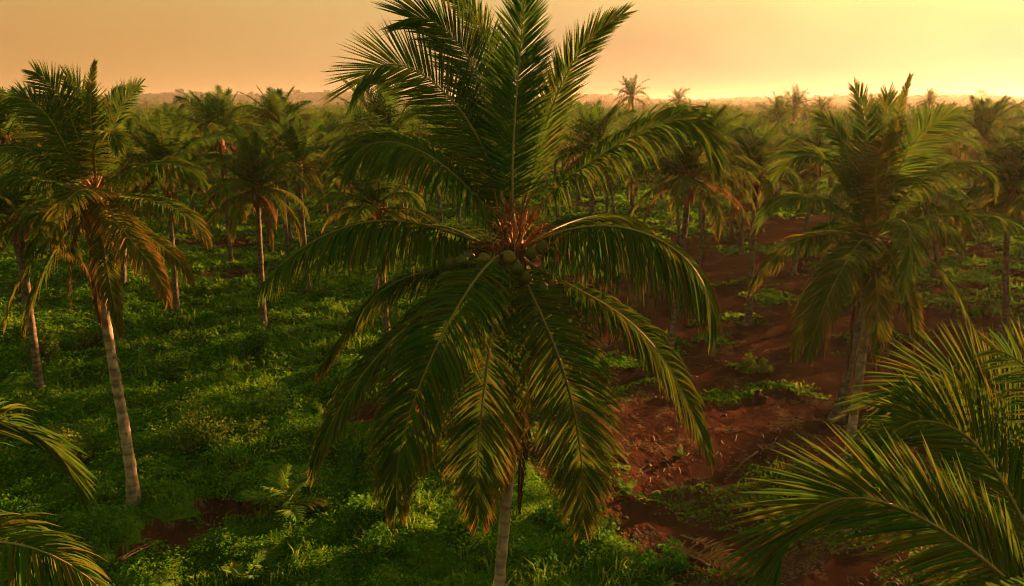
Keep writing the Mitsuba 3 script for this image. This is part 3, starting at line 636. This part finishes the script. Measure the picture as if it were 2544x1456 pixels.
# ------------------------------------------------------------------ palms of the plantation, from a few grown kinds
def grow(seed, n=24, length=3.9, tris='mid', old=0.5, spear=True):
    """Fronds of one crown about its own origin: list of (name, mesh)."""
    g = np.random.default_rng(seed)
    out = []
    opt = dict(mid=dict(n=60, segs=3, width=0.07, fold=0.3, nr=14, sides=4), far=dict(n=23, segs=2, width=0.125, fold=0.0, nr=9, sides=3), dot=dict(n=7, segs=1, width=0.42, fold=0.0, nr=6, sides=3))[tris]
    for i in range(n):
        a = (i + 0.5) / n
        phi = i * 137.5 + g.normal(0, 10)
        el0 = np.interp(a, [0, 0.15, 0.4, 0.7, 1.0], [86, 74, 52, 18, -22]) + g.normal(0, 6)
        bend = np.interp(a, [0, 0.2, 0.5, 0.8, 1.0], [12, 45, 92, 88, 62]) * g.uniform(0.8, 1.2)
        L = length * np.interp(a, [0, 0.1, 0.3, 1], [0.72, 0.85, 1.0, 0.92]) * g.uniform(0.9, 1.08)
        s = np.linspace(0, 1, 9)
        el = np.radians(el0 - bend * s ** 1.25)
        ph = np.radians(phi + g.normal(0, 10) * s)
        d = np.stack([np.sin(ph) * np.cos(el), np.cos(ph) * np.cos(el), np.sin(el)], -1)
        p = np.vstack([[0, 0, 0], np.cumsum(d[:-1] * L / 8, axis=0)])
        p[:, :2] += 0.10 * np.array([math.sin(math.radians(phi)), math.cos(math.radians(phi))])
        dead = a > 0.94
        ra, le = frond(p, L=0.82 if not dead else 0.5, seed=seed * 77 + i, az=phi, roll=(0, g.normal(0, 28)), droop=np.interp(a, [0, 0.25, 0.5, 1], [0.08, 0.25, 0.85, 1.1]) if not dead else 1.8,
                       age=(np.interp(a, [0, 0.5, 0.9], [0.22, 0.28, 0.45]) if not dead else 0.85) + g.normal(0, 0.04), tip_dry=np.interp(a, [0.4, 0.9], [0, 0.45]), rr=0.04, vee=10, **opt)
        out.append(('dead_frond' if dead else 'frond', join([ra, le])))
    return out


def skirt_local(seed, dens=60):
    return heap(np.array([0, 0, 0.1]), 0.34, dens, seed, (0.18, 0.075, 0.03), 1.5, 0.9)


def nuts_local(seed):
    g = np.random.default_rng(seed)
    parts = []
    for _ in range(14):
        a = g.uniform(0, 2 * np.pi)
        parts.append(nut(np.array([math.cos(a) * 0.42, math.sin(a) * 0.42, -0.15 + g.normal(0, 0.12)]), 0.12, [NUT_G, NUT_Y, NUT_O][g.integers(3)], int(g.integers(99))))
    return join(parts)


KINDS = []
for s in range(5):
    fl = grow(300 + s, n=[29, 27, 31, 26, 28][s], tris='mid', length=[4.4, 4.0, 4.5, 4.2, 3.9][s])
    KINDS.append(dict(fronds=[(nm, mikit.ply(m[:2], 'leaf', color=m[2])) for nm, m in fl], skirt=mikit.ply(skirt_local(s)[:2], 'matte', color=skirt_local(s)[2])))
TR = {}
for s in range(3):
    v, f = trunk_mesh([[0.35 * (s - 1), 0.2 * s, 0], [0.22 * (s - 1), 0.12 * s, 0.35], [0.05 * (s - 1), 0.0, 0.75], [0, 0, 1.0]], 0.018, 0.014, 24, sides=9, bulge=0.0, ring=0.03, seed=s)
    TR[s] = mikit.ply(trunk_mesh([[0.7 * (s - 1), 0.4 * s, -9.2], [0.45 * (s - 1), 0.25 * s, -6], [0.1 * (s - 1), 0.05, -2.5], [0, 0, 0.05]], 0.165, 0.125, 34, sides=9, bulge=0.8, seed=s), 'row_bark', smooth=True)
taken = [base0[:2], ground_at(335, 1272)[:2], np.array([at(2098, 1324, D2)[0], D2])]


def row_palm(px, py, Y, label, kind, rot=0, scale=1.0, group=None, base_px=None, name='coconut_palm'):
    """A palm whose crown stands at pixel px, py at depth Y (with its trunk down to the ground there)."""
    c = at(px, py, Y)
    k = thing(name, label, 'palm tree', group)
    to = T4().translate(c.tolist()).rotate([0, 0, 1], rot).scale(scale)
    K = KINDS[kind]
    for nm, dct in K['fronds']:
        scene[key_of(f'{k}__{nm}')] = {**dct, 'to_world': to}
    scene[k + '__fibre_skirt'] = {**K['skirt'], 'to_world': to}
    if base_px:
        b = ground_at(*base_px)
        pts = [[b[0], b[1], -0.1], [b[0] * .6 + c[0] * .4, b[1] * .7 + c[1] * .3, c[2] * .35], [b[0] * .15 + c[0] * .85, b[1] * .2 + c[1] * .8, c[2] * .75], c]
        scene[k + '__trunk'] = mikit.ply(trunk_mesh(np.array(pts), 0.17, 0.125, 40, sides=10, seed=kind), 'row_bark', smooth=True)
        taken.append(b[:2])
    else:
        h = (c[2] + 0.1) / 9.2
        scene[k + '__trunk'] = {**TR[(kind + int(rot)) % 3], 'to_world': T4().translate(c.tolist()).rotate([0, 0, 1], rot * 1.7).scale([1, 1, h])}
        taken.append(c[:2])
    return k


ROW = [
    (45, 545, ground_at(100, 990)[1], 'coconut palm at the far left edge with a bare trunk, left of the leaning one', 0, 20, 0.95, (102, 992)),
    (415, 425, ground_at(440, 795)[1], 'coconut palm with upright spears between the leaning left palm and the small round one', 1, 70, 1.05, (441, 797)),
    (638, 475, ground_at(660, 830)[1], 'round coconut palm in the open left of centre, slim trunk in the weeds', 2, 10, 0.92, (657, 832)),
    (545, 345, 60.0, 'coconut palm with upright spears behind the round one, left of it', 3, 40, 1.1, (574, 660)),
    (692, 322, 66.0, 'coconut palm rising above the horizon behind the round one, right of it', 4, 0, 1.05, None),
    (742, 415, 52.0, 'coconut palm just right of and behind the round one', 0, 130, 0.95, None),
    (822, 400, 62.0, 'yellowish coconut palm left of the big central crown', 1, 200, 1.05, (832, 545)),
    (960, 360, 46.0, 'coconut palm with upright spears close behind the big central crown on its left', 2, 90, 1.0, None),
    (940, 520, ground_at(975, 1000)[1], 'coconut palm mostly hidden behind the left fronds of the big central palm', 3, 220, 0.8, (975, 1002)),
    (1712, 440, ground_at(1660, 915)[1], 'brown skirted coconut palm with a leaning trunk, close right of the big central crown', 4, 30, 1.0, (1660, 917)),
    (1880, 432, ground_at(1860, 800)[1], 'coconut palm between the big central palm and the hazy right palm', 0, 250, 0.88, (1859, 802)),
    (1842, 370, 66.0, 'coconut palm half hidden behind the one left of the hazy right palm', 1, 310, 0.9, (1843, 632)),
    (2200, 500, ground_at(2080, 1035)[1], 'coconut palm hidden behind the hazy right palm, its trunk leaning beside that trunk', 2, 160, 0.85, (2080, 1037)),
    (2512, 480, 40.0, 'coconut palm at the right edge behind the hazy right palm, with a long brown skirt', 3, 290, 1.0, (2502, 835)),
    (2440, 345, 62.0, 'coconut palm in thick haze above the right palm’s right fronds', 4, 100, 1.0, None),
    (1475, 375, 48.0, 'coconut palm with a thin spear right behind the big central crown', 3, 180, 0.85, None),
    (15, 350, 48.0, 'yellow green coconut palm behind the left edge', 1, 30, 1.0, None),
    (305, 420, 52.0, 'coconut palm directly behind the leaning left palm', 0, 200, 0.95, (305, 722)),
    (2030, 410, 58.0, 'coconut palm behind the upper left fronds of the hazy right palm', 2, 270, 0.9, None),
]
for px, py, Y, lab, kd, rot, sc, bp in ROW:
    row_palm(px, py, Y, lab.replace('’', "'"), kd, rot, sc, None, bp)

# ------------------------------------------------------------------ the plantation behind, in jittered rows
FARK = []
for s in range(5):
    m = join([x[1] for x in grow(500 + s, n=[28, 26, 30, 27, 24][s], tris='far', length=[4.4, 4.0, 4.5, 4.2, 3.9][s])] + [skirt_local(s + 30, 16)])
    FARK.append(m)
    v, f = trunk_mesh([[0.5 * (s - 2), 0.3, -9.6], [0.3 * (s - 2), 0.2, -6], [0.05 * (s - 2), 0.05, -2.5], [0, 0, 0.05]], 0.17, 0.13, 10, sides=6, bulge=0.8, seed=s)
    scene[f'grown_palm_{"abcde"[s]}'] = {'type': 'shapegroup', 'crown': mikit.ply(m[:2], 'leaf', color=m[2]), 'trunk': mikit.ply((v, f), 'row_bark', smooth=True)}


def far_palm(c, kind, rot, sc, label, group=None):
    k = thing('coconut_palm', label, 'palm tree', group)
    q = rot * 7.31
    scene[k] = {'type': 'instance', 'group': {'type': 'ref', 'id': f'grown_palm_{"abcde"[kind]}'},
                'to_world': T4().translate(np.asarray(c).tolist()).rotate([math.cos(q), math.sin(q), 0], 7 * math.sin(q * 3)).rotate([0, 0, 1], rot).scale([sc, sc, sc * (1 + 0.12 * math.sin(q * 5))])}


NAMED = [(1570, 243, 150, 1.0, 'lone tall coconut palm standing dark against the sky right of the central crown'), (1686, 252, 190, 0.95, 'distant palm crown on the horizon just right of the lone tall palm'),
         (1975, 268, 130, 0.95, 'hazy palm crown touching the horizon left of the hazy right palm'), (2041, 272, 170, 0.9, 'smaller hazy palm crown on the horizon beside the upper left of the right palm'),
         (2310, 254, 190, 0.95, 'tiny palm crown on the horizon right of the right palm’s spears'), (1935, 300, 105, 0.9, 'hazy palm crown below the horizon, left of the one that touches it')]
for px, py, Y, sc, lab in NAMED:
    far_palm(at(px, py, Y), int(px) % 5, px % 360, sc, lab.replace('’', "'"))
    taken.append(at(px, py, Y)[:2])
gp = np.random.default_rng(9)
spots = []
for j in range(0, 46):
    for i in range(-50, 56):
        y = 48 + j * 8.2; x = i * 8.2 + (4.1 if j % 2 else 0)
        x += gp.normal(0, 1.1); y += gp.normal(0, 1.1)
        u = x / y * FPX
        if abs(u) > 1450 + (500 if u > 0 else 0) or gp.random() < 0.06: continue
        if y < 60 and -900 < u < 200 and gp.random() < 0.3: continue
        if min(np.hypot(x - t[0], y - t[1]) for t in taken) < 6.0: continue
        spots.append((x, y, gp.normal(8.2, 0.9), gp.integers(5), gp.uniform(0, 360), gp.uniform(0.82, 1.1)))
for x, y in ((30, 24), (36, 33), (27, 40), (40, 43), (44, 30), (52, 40), (23.5, 33)):   # the rows go on outside the right edge
    spots.append((x, y, 9.2, 1, x * 40, 1.0))
spots.sort(key=lambda s: s[1])
vis = [s for s in spots if abs(s[0] / s[1] * FPX) < 1330]
ind, rest = vis[:290], vis[290:] + [s for s in spots if abs(s[0] / s[1] * FPX) >= 1330]
def seen(p):
    v = np.asarray(p, float) - CAM
    return np.array([PW / 2 + FPX * v[0] / (v @ FWD), PH / 2 - FPX * (v @ UPV) / (v @ FWD)])


MARKS = [(np.array([x, y]), n) for x, y, n in ((235, 470, 'leaning left palm'), (638, 470, 'round palm left of centre'), (692, 322, 'palm rising above the horizon left of centre'), (1276, 560, 'big central palm'), (1570, 243, 'lone tall palm on the skyline'),
                                              (1712, 440, 'palm close right of the central crown'), (1880, 432, 'palm between the central and hazy right palms'), (2168, 560, 'hazy right palm'), (2440, 345, 'palm in haze at the upper right'), (415, 425, 'spear topped palm right of the leaning left palm'))]
given = {}
for i, (x, y, h, kd, rot, sc) in enumerate(ind):
    p = seen((x, y, h + 0.8))
    for m, n in MARKS:
        d = p - m
        for way, off in (('just left of', (-170, -60)), ('just right of', (170, -60)), ('farther left of', (-330, -90)), ('farther right of', (330, -90))):
            e = np.hypot(*(d - off)) + 0.4 * y
            if e < given.get((way, n), (130, 0))[0] and y < 130: given[way, n] = (e, i)
own = {}
for (way, n), (e, i) in sorted(given.items(), key=lambda q: q[1][0]):
    if i not in own: own[i] = f'back-row coconut palm {way} the {n}'
for i, (x, y, h, kd, rot, sc) in enumerate(ind):
    if i in own: far_palm((x, y, h), int(kd), rot, sc, own[i])
    else: far_palm((x, y, h), int(kd), rot, sc, 'coconut palm among the massed crowns of the plantation behind', 'massed palms of the plantation behind')
DOT = [join([x[1] for x in grow(700 + s, n=20, tris='dot', length=3.8)] + [tube([[0, 0, -9], [0, 0, 0]], 0.14, 4, (0.14, 0.10, 0.07))]) for s in range(3)]
labels['far_palms'] = {'label': 'far rows of palms merging into haze below the horizon', 'category': 'palms', 'kind': 'stuff'}
for s in range(5):
    scene[f'dot_palm_{"abcde"[s]}'] = {'type': 'shapegroup', 'crown': mikit.ply(DOT[s % 3][:2], 'leaf', color=DOT[s % 3][2])}
gd = np.random.default_rng(19)
more = []
for _ in range(3600):
    y = 440 * (1500 / 440) ** gd.random(); x = gd.uniform(-0.72, 0.80) * y
    z = float(roll_land(np.array([[x, y]]))[0])
    more.append((x, y, z + gd.normal(9.0, 1.3) + 3.5 * (gd.random() < 0.08), gd.integers(5), gd.uniform(0, 360), gd.uniform(1.0, 1.45)))
for q, (x, y, h, kd, rot, sc) in enumerate(rest + more):
    near = y < 200
    scene[f'far_palms__{q + 1:03d}'] = {'type': 'instance', 'group': {'type': 'ref', 'id': (f'grown_palm_{"abcde"[int(kd)]}' if near else f'dot_palm_{"abcde"[int(kd)]}')},
                                       'to_world': T4().translate([x, y, h]).rotate([0, 0, 1], rot).scale(sc)}


# ------------------------------------------------------------------ shrubs and far broad-leaved trees
def bush_mesh(rx, ry, rz, n, leaf, seed, c0, c1, lumps=9):
    g = np.random.default_rng(seed)
    ctr = g.normal(0, 0.45, (lumps, 3)) * [rx, ry, rz * 0.6] + [0, 0, rz * 0.55]
    rad = g.uniform(0.3, 0.55, lumps)
    w = g.integers(0, lumps, n)
    d = unit(g.normal(0, 1, (n, 3)))
    rr = g.random(n) ** 0.45
    P = ctr[w] + d * (rad[w] * rr)[:, None] * [rx, ry, rz]
    P[:, 2] = np.maximum(P[:, 2], 0.03)
    nrm = unit(d * 0.5 + g.normal(0, 0.5, (n, 3)) + [0, 0, 0.7])
    t = np.clip(g.random(n) * 0.6 + 0.5 * g.random(lumps)[w] - 0.05, 0, 1)[:, None]
    c = (np.asarray(c0) * (1 - t) + np.asarray(c1) * t) * g.uniform(0.8, 1.2, (n, 1))
    return leaf_quads(P, leaf * g.uniform(0.6, 1.4, n), nrm, g, c), ctr


def bush(px, py, rx, ry, rz, n, leaf, seed, label, c0=(0.035, 0.10, 0.010), c1=(0.09, 0.19, 0.02), group=None):
    b = ground_at(px, py)
    z = float(relief(b[None, :2])[0]) - 0.08
    k = thing('shrub', label, 'shrub', group)
    m, ctr = bush_mesh(rx, ry, rz * 1.2, n, leaf * 1.15, seed, c0, c1)
    put(k + '__foliage', (m[0] + [b[0], b[1], z], m[1], m[2]), 'weed_leaf')
    labels[k + '__foliage'] = {'kind': 'stuff'}
    st = join([tube(np.array([[0, 0, 0], [0.3 * q[0], 0.3 * q[1], q[2] * 0.6], q]), [0.02, 0.014, 0.005], 4, (0.12, 0.09, 0.05)) for q in ctr])
    put(k + '__stem', (st[0] + [b[0], b[1], z], st[1], st[2]), 'matte')


for a in [
    (650, 900, 0.95, 0.8, 1.35, 900, 0.16, 1, 'dense rounded shrub in the weeds below the round coconut palm', (0.03, 0.10, 0.010), (0.06, 0.16, 0.016)),
    (120, 925, 1.35, 1.0, 1.2, 1100, 0.14, 2, 'dark shrub beside the pale trunk at the far left', (0.03, 0.08, 0.012), (0.07, 0.12, 0.022)),
    (495, 1130, 1.35, 0.9, 1.25, 1500, 0.11, 3, 'large shrub with pale yellow green leaves right of the leaning trunk', (0.045, 0.12, 0.012), (0.18, 0.22, 0.035)),
    (690, 1060, 0.9, 0.8, 0.95, 900, 0.11, 4, 'green shrub left of the tips of the big central palm', (0.035, 0.11, 0.010), (0.09, 0.19, 0.02)),
    (530, 835, 0.35, 0.35, 0.75, 260, 0.13, 5, 'small upright shrub like a stump in the open grass', (0.03, 0.08, 0.010), (0.10, 0.17, 0.02)),
    (430, 955, 0.8, 0.7, 0.8, 650, 0.12, 6, 'low dark shrub right of the middle of the leaning trunk', (0.03, 0.09, 0.010), (0.06, 0.14, 0.016)),
    (775, 960, 0.9, 0.8, 0.7, 650, 0.12, 7, 'low shrub at the left tip of the big palm’s lower fronds', (0.03, 0.09, 0.010), (0.06, 0.13, 0.016)),
    (220, 880, 0.8, 0.7, 0.7, 600, 0.12, 8, 'small pale shrub just left of the leaning trunk', (0.04, 0.10, 0.012), (0.13, 0.17, 0.03)),
    (190, 1165, 0.85, 0.7, 0.9, 750, 0.11, 9, 'pale leafed shrub left of the foot of the leaning trunk', (0.04, 0.11, 0.012), (0.15, 0.20, 0.03)),
    (1510, 1345, 0.45, 0.4, 0.5, 420, 0.09, 10, 'small greyish shrub on the edge of the red soil', (0.04, 0.10, 0.02), (0.10, 0.17, 0.04)),
    (1670, 1440, 0.7, 0.5, 0.55, 600, 0.10, 11, 'bright green shrub beside the dead branches at the bottom', (0.03, 0.12, 0.012), (0.06, 0.20, 0.02)),
    (2310, 1460, 1.2, 0.8, 0.8, 700, 0.10, 12, 'low shrubs under the near fronds at the lower right', (0.04, 0.10, 0.012), (0.09, 0.15, 0.02)),
    (1865, 930, 0.7, 0.6, 0.5, 420, 0.13, 13, 'yellow green tuft on the red soil left of the right palm', (0.06, 0.13, 0.012), (0.16, 0.20, 0.03)),
]:
    bush(*a[:8], a[8].replace('’', "'"), *a[9:])


gs = np.random.default_rng(88)
for q, (px, py) in enumerate(((330, 830), (560, 940), (880, 800), (300, 1010), (600, 1060), (560, 1190), (420, 1210), (840, 1150), (930, 1190), (110, 1290), (240, 1250), (760, 1380), (900, 1330), (1010, 1290), (1110, 1380), (1380, 1330), (1450, 1400), (700, 800), (60, 1080), (960, 1420), (1330, 1440))):
    bush(px, py, gs.uniform(.45, .9), gs.uniform(.45, .8), gs.uniform(.35, .7), int(gs.integers(350, 600)), gs.uniform(.09, .13), 200 + q, 'low leafy weed mound swelling out of the green ground cover', (0.03, 0.11, 0.010), (0.085, 0.21, 0.018), 'weed mounds in the green field')


def seedling(px, py, h, n, seed, label, spread=55, broad=0.10):
    b = ground_at(px, py)
    z = float(relief(b[None, :2])[0]) - 0.03
    k = thing('palm_seedling', label, 'young palm')
    g = np.random.default_rng(seed)
    for i in range(n):
        phi = i * 137.5 + g.normal(0, 12) + seed * 50
        el0 = 84 - spread * (i / n) + g.normal(0, 5)
        s = np.linspace(0, 1, 7)
        el = np.radians(el0 - (25 + 70 * i / n) * s ** 1.4)
        ph = math.radians(phi)
        d = np.stack([math.sin(ph) * np.cos(el), math.cos(ph) * np.cos(el), np.sin(el)], -1)
        p = np.vstack([[0, 0, 0], np.cumsum(d[:-1] * h / 6, axis=0)]) + [b[0], b[1], z]
        ra, le = frond(p, L=h * 0.34, n=16, width=broad, segs=3, seed=seed * 9 + i, az=phi, droop=0.25, age=0.22 + 0.25 * (i == n - 1), t0=0.25, vee=12, rr=0.016, nr=12, fold=0.2, missing=0.0, tone=1.6)
        put(key_of(k + '__frond'), join([ra, le]), 'leaf')


seedling(705, 1300, 1.5, 9, 1, 'young coconut palm in the weeds beside the bare red patch, left of the central palm', broad=0.09)
seedling(622, 1475, 0.95, 5, 2, 'young palm shoot at the bottom edge left of centre', spread=30, broad=0.07)
seedling(1555, 1235, 0.62, 7, 3, 'bright palm seedling on the red soil right of the central palm', broad=0.05)
seedling(1690, 1137, 0.36, 5, 4, 'smallest palm seedling, alone on the red soil', broad=0.04)


# ------------------------------------------------------------------ debris on the soil
def sticks(name, label, items, cat):
    k = thing(name, label, cat)
    parts = []
    for p0, p1, r, c, sag in items:
        s = np.linspace(0, 1, 6)[:, None]
        p = p0 * (1 - s) + p1 * s + np.array([0, 0, 1]) * (sag * np.sin(np.pi * s))
        parts.append(tube(p, r * np.linspace(1, 0.4, 6), 5, c))
    put(k, join(parts), 'matte', smooth=True)


def on(px, py, h=0.05):
    b = ground_at(px, py)
    return np.array([b[0], b[1], float(relief(b[None, :2])[0]) + h])


def fallen(px0, py0, px1, py1, label, seed, L=0.6, age=0.9, tone=1.0, n=40):
    k = thing('fallen_frond', label, 'fallen frond')
    p0, p1 = on(px0, py0, 0.10), on(px1, py1, 0.08)
    mid = (p0 + p1) / 2 + [0, 0, 0.10]
    ra, le = frond([p0, mid, p1], L=L, n=n, width=0.045, segs=3, seed=seed, droop=0.22, age=age, tone=tone, vee=25, t0=0.2, rr=0.035, missing=0.25, ragged=0.3)
    le[0][:, 2] = np.maximum(le[0][:, 2], relief(le[0][:, :2]) + 0.02)
    put(k + '__rachis', ra, 'matte', smooth=True)
    put(k + '__foliage', le, 'leaf')
    labels[k + '__foliage'] = {'kind': 'stuff'}


fallen(1690, 1375, 1900, 1465, 'large grey brown dead frond lying at the bottom between weeds and near fronds', 1, 0.55, 0.97, 2.0, 50)
fallen(1760, 1440, 1640, 1360, 'second dead frond beside the large grey one at the bottom', 2, 0.45, 0.97, 1.8, 40)
fallen(1720, 1395, 1830, 1440, 'grey dead frond on top of the debris heap at the bottom, its ribs sticking up', 11, 0.55, 0.97, 2.6, 46)
fallen(1690, 1345, 1860, 1420, 'thin pale dead frond behind the debris heap at the bottom', 12, 0.45, 0.97, 2.8, 40)
sticks('dead_branch', 'tangle of grey dead twigs lying over the fallen fronds at the bottom', [(on(1700 + 22 * q, 1385 + 7 * q + (q * 37) % 23, 0.06), on(1735 + 24 * q + (q * 53) % 40, 1360 + 9 * q + (q * 29) % 50, 0.10 + 0.05 * (q % 4)), 0.016, (0.20 + 0.02 * (q % 3), 0.15, 0.11), 0.07) for q in range(9)], 'branches')
fallen(300, 1420, 420, 1340, 'dry frond with a pale bare stalk on the red patch below the leaning trunk', 3, 0.3, 0.97, 0.8, 18)
fallen(1880, 1130, 1800, 1200, 'small grey dead frond on the red soil in front of the right palm', 5, 0.35, 0.97, 1.2, 26)
fallen(1000, 1000, 930, 1060, 'dry frond at the foot of the hidden trunk left of the central palm', 6, 0.4, 0.95, 1.3, 26)
fallen(2060, 840, 1930, 870, 'thin dead frond on the soil left of the right palm’s skirt'.replace('’', "'"), 7, 0.5, 0.95, 1.0, 26)
sticks('pale_stick', 'long pale bare stick lying at the edge of the red patch lower left', [(on(288, 1425, 0.12), on(395, 1365, 0.16), 0.022, (0.30, 0.24, 0.18), 0.05)], 'stick')


def litter():
    g = np.random.default_rng(31)
    parts = []
    M = 12000
    r = 17 * (75 / 17) ** g.random(M); az = np.radians(g.uniform(-38, 40, M))
    P = np.stack([np.sin(az) * r, np.cos(az) * r], -1)
    w = weeds(P)
    P = P[w < 0.35]
    z = relief(P)
    for (x, y), zz in zip(P[:2600], z):
        kind = g.random()
        if kind < 0.6:      # twig or leaflet scrap
            a = g.uniform(0, np.pi); ln = g.uniform(0.1, 0.5)
            e = np.array([math.cos(a), math.sin(a), g.normal(0, 0.15)]) * ln / 2
            c = np.array([0.055, 0.038, 0.027]) * g.uniform(0.5, 1.6)
            parts.append(tube(np.array([[x, y, zz + .02] - e, [x, y, zz + .03], [x, y, zz + .02] + e]), 0.012, 3, c))
        else:                # clod
            m = ICO[g.integers(3)]
            s = 0.025 + 0.08 * g.random() ** 3
            v = m[0] * np.array([s, s, s * 0.6]) * g.uniform(0.7, 1.3, 3) + [x, y, zz]
            parts.append((v, m[1], np.tile(np.array([0.045, 0.018, 0.013]) * g.uniform(0.6, 1.3), (len(v), 1))))
    return join(parts)


ICO = []
for s in range(3):
    m = trimesh.creation.icosphere(subdivisions=1)
    v = np.array(m.vertices); v *= (0.75 + 0.5 * meshkit.noise(v * 1.7 + s * 9))[:, None]
    ICO.append((v, np.array(m.faces)))
put('soil_litter', litter(), 'matte')
labels['soil_litter'] = {'label': 'small clods, twigs and leaf scraps strewn over the red soil', 'category': 'litter', 'kind': 'stuff'}


# ------------------------------------------------------------------ the far crowns that merge into one roof
def far_roof():
    ang = np.radians(np.arange(-44, 46, 0.14)); rad = np.geomspace(300, 3100, 210)
    a, r = np.meshgrid(ang, rad)
    P = np.stack([np.sin(a) * r, np.cos(a) * r], -1)
    q = np.concatenate([P, np.zeros(P.shape[:-1] + (1,))], -1)
    bump = np.abs(meshkit.fbm(q * 0.16, 3, 71) - 0.5) * 2
    tall = meshkit.fbm(q * 0.018, 3, 72)
    z = roll_land(P) + 2.4 + 3.6 * (1 - bump) ** 2 + 3.0 * np.clip(tall - 0.45, 0, 1) * 2
    z = np.where(r < 330, roll_land(P) + 0.5, z)
    n0, n1 = a.shape
    i, j = np.meshgrid(np.arange(n0 - 1), np.arange(n1 - 1), indexing='ij')
    qd = np.stack([i * n1 + j, i * n1 + j + 1, (i + 1) * n1 + j + 1, (i + 1) * n1 + j], -1).reshape(-1, 4)
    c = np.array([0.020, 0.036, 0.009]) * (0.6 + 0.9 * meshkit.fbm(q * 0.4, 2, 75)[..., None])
    return np.concatenate([P, z[..., None]], -1).reshape(-1, 3), np.vstack([qd[:, [0, 1, 2]], qd[:, [0, 2, 3]]]), c.reshape(-1, 3)


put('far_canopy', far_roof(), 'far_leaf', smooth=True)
labels['far_canopy'] = {'label': 'far crowns merging into one dark green roof below the horizon', 'category': 'canopy', 'kind': 'stuff'}


# ------------------------------------------------------------------ far broad-leaved wood along the horizon
def far_wood():
    g = np.random.default_rng(41)
    parts = []
    for _ in range(1100):
        y = 420 * (2300 / 420) ** (g.random() ** 0.8); x = g.uniform(-0.75, 0.8) * y
        z = float(roll_land(np.array([[x, y]]))[0])
        h = g.uniform(7, 12) * (1 + 0.45 * (g.random() < 0.15)); rad = h * g.uniform(0.5, 0.9)
        n = 170
        lumps = 7
        ctr = g.normal(0, 0.45, (lumps, 3)) * [rad, rad, h * 0.22] + [0, 0, h * 0.65]
        w = g.integers(0, lumps, n); d = unit(g.normal(0, 1, (n, 3)))
        P = ctr[w] + d * (0.5 * g.random((n, 1)) ** 0.5) * [rad, rad, h * 0.38] + [x, y, z]
        nn = unit(d + g.normal(0, .4, (n, 3)) + [0, 0, .5])
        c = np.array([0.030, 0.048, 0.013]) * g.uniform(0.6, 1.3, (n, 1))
        parts.append(leaf_quads(P, np.full(n, 0.0028 * y) * g.uniform(.6, 1.4, n), nn, g, c, slim=0.9))
    return join(parts)


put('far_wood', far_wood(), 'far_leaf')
labels['far_wood'] = {'label': 'far off hazy wood along the horizon', 'category': 'wood', 'kind': 'stuff'}
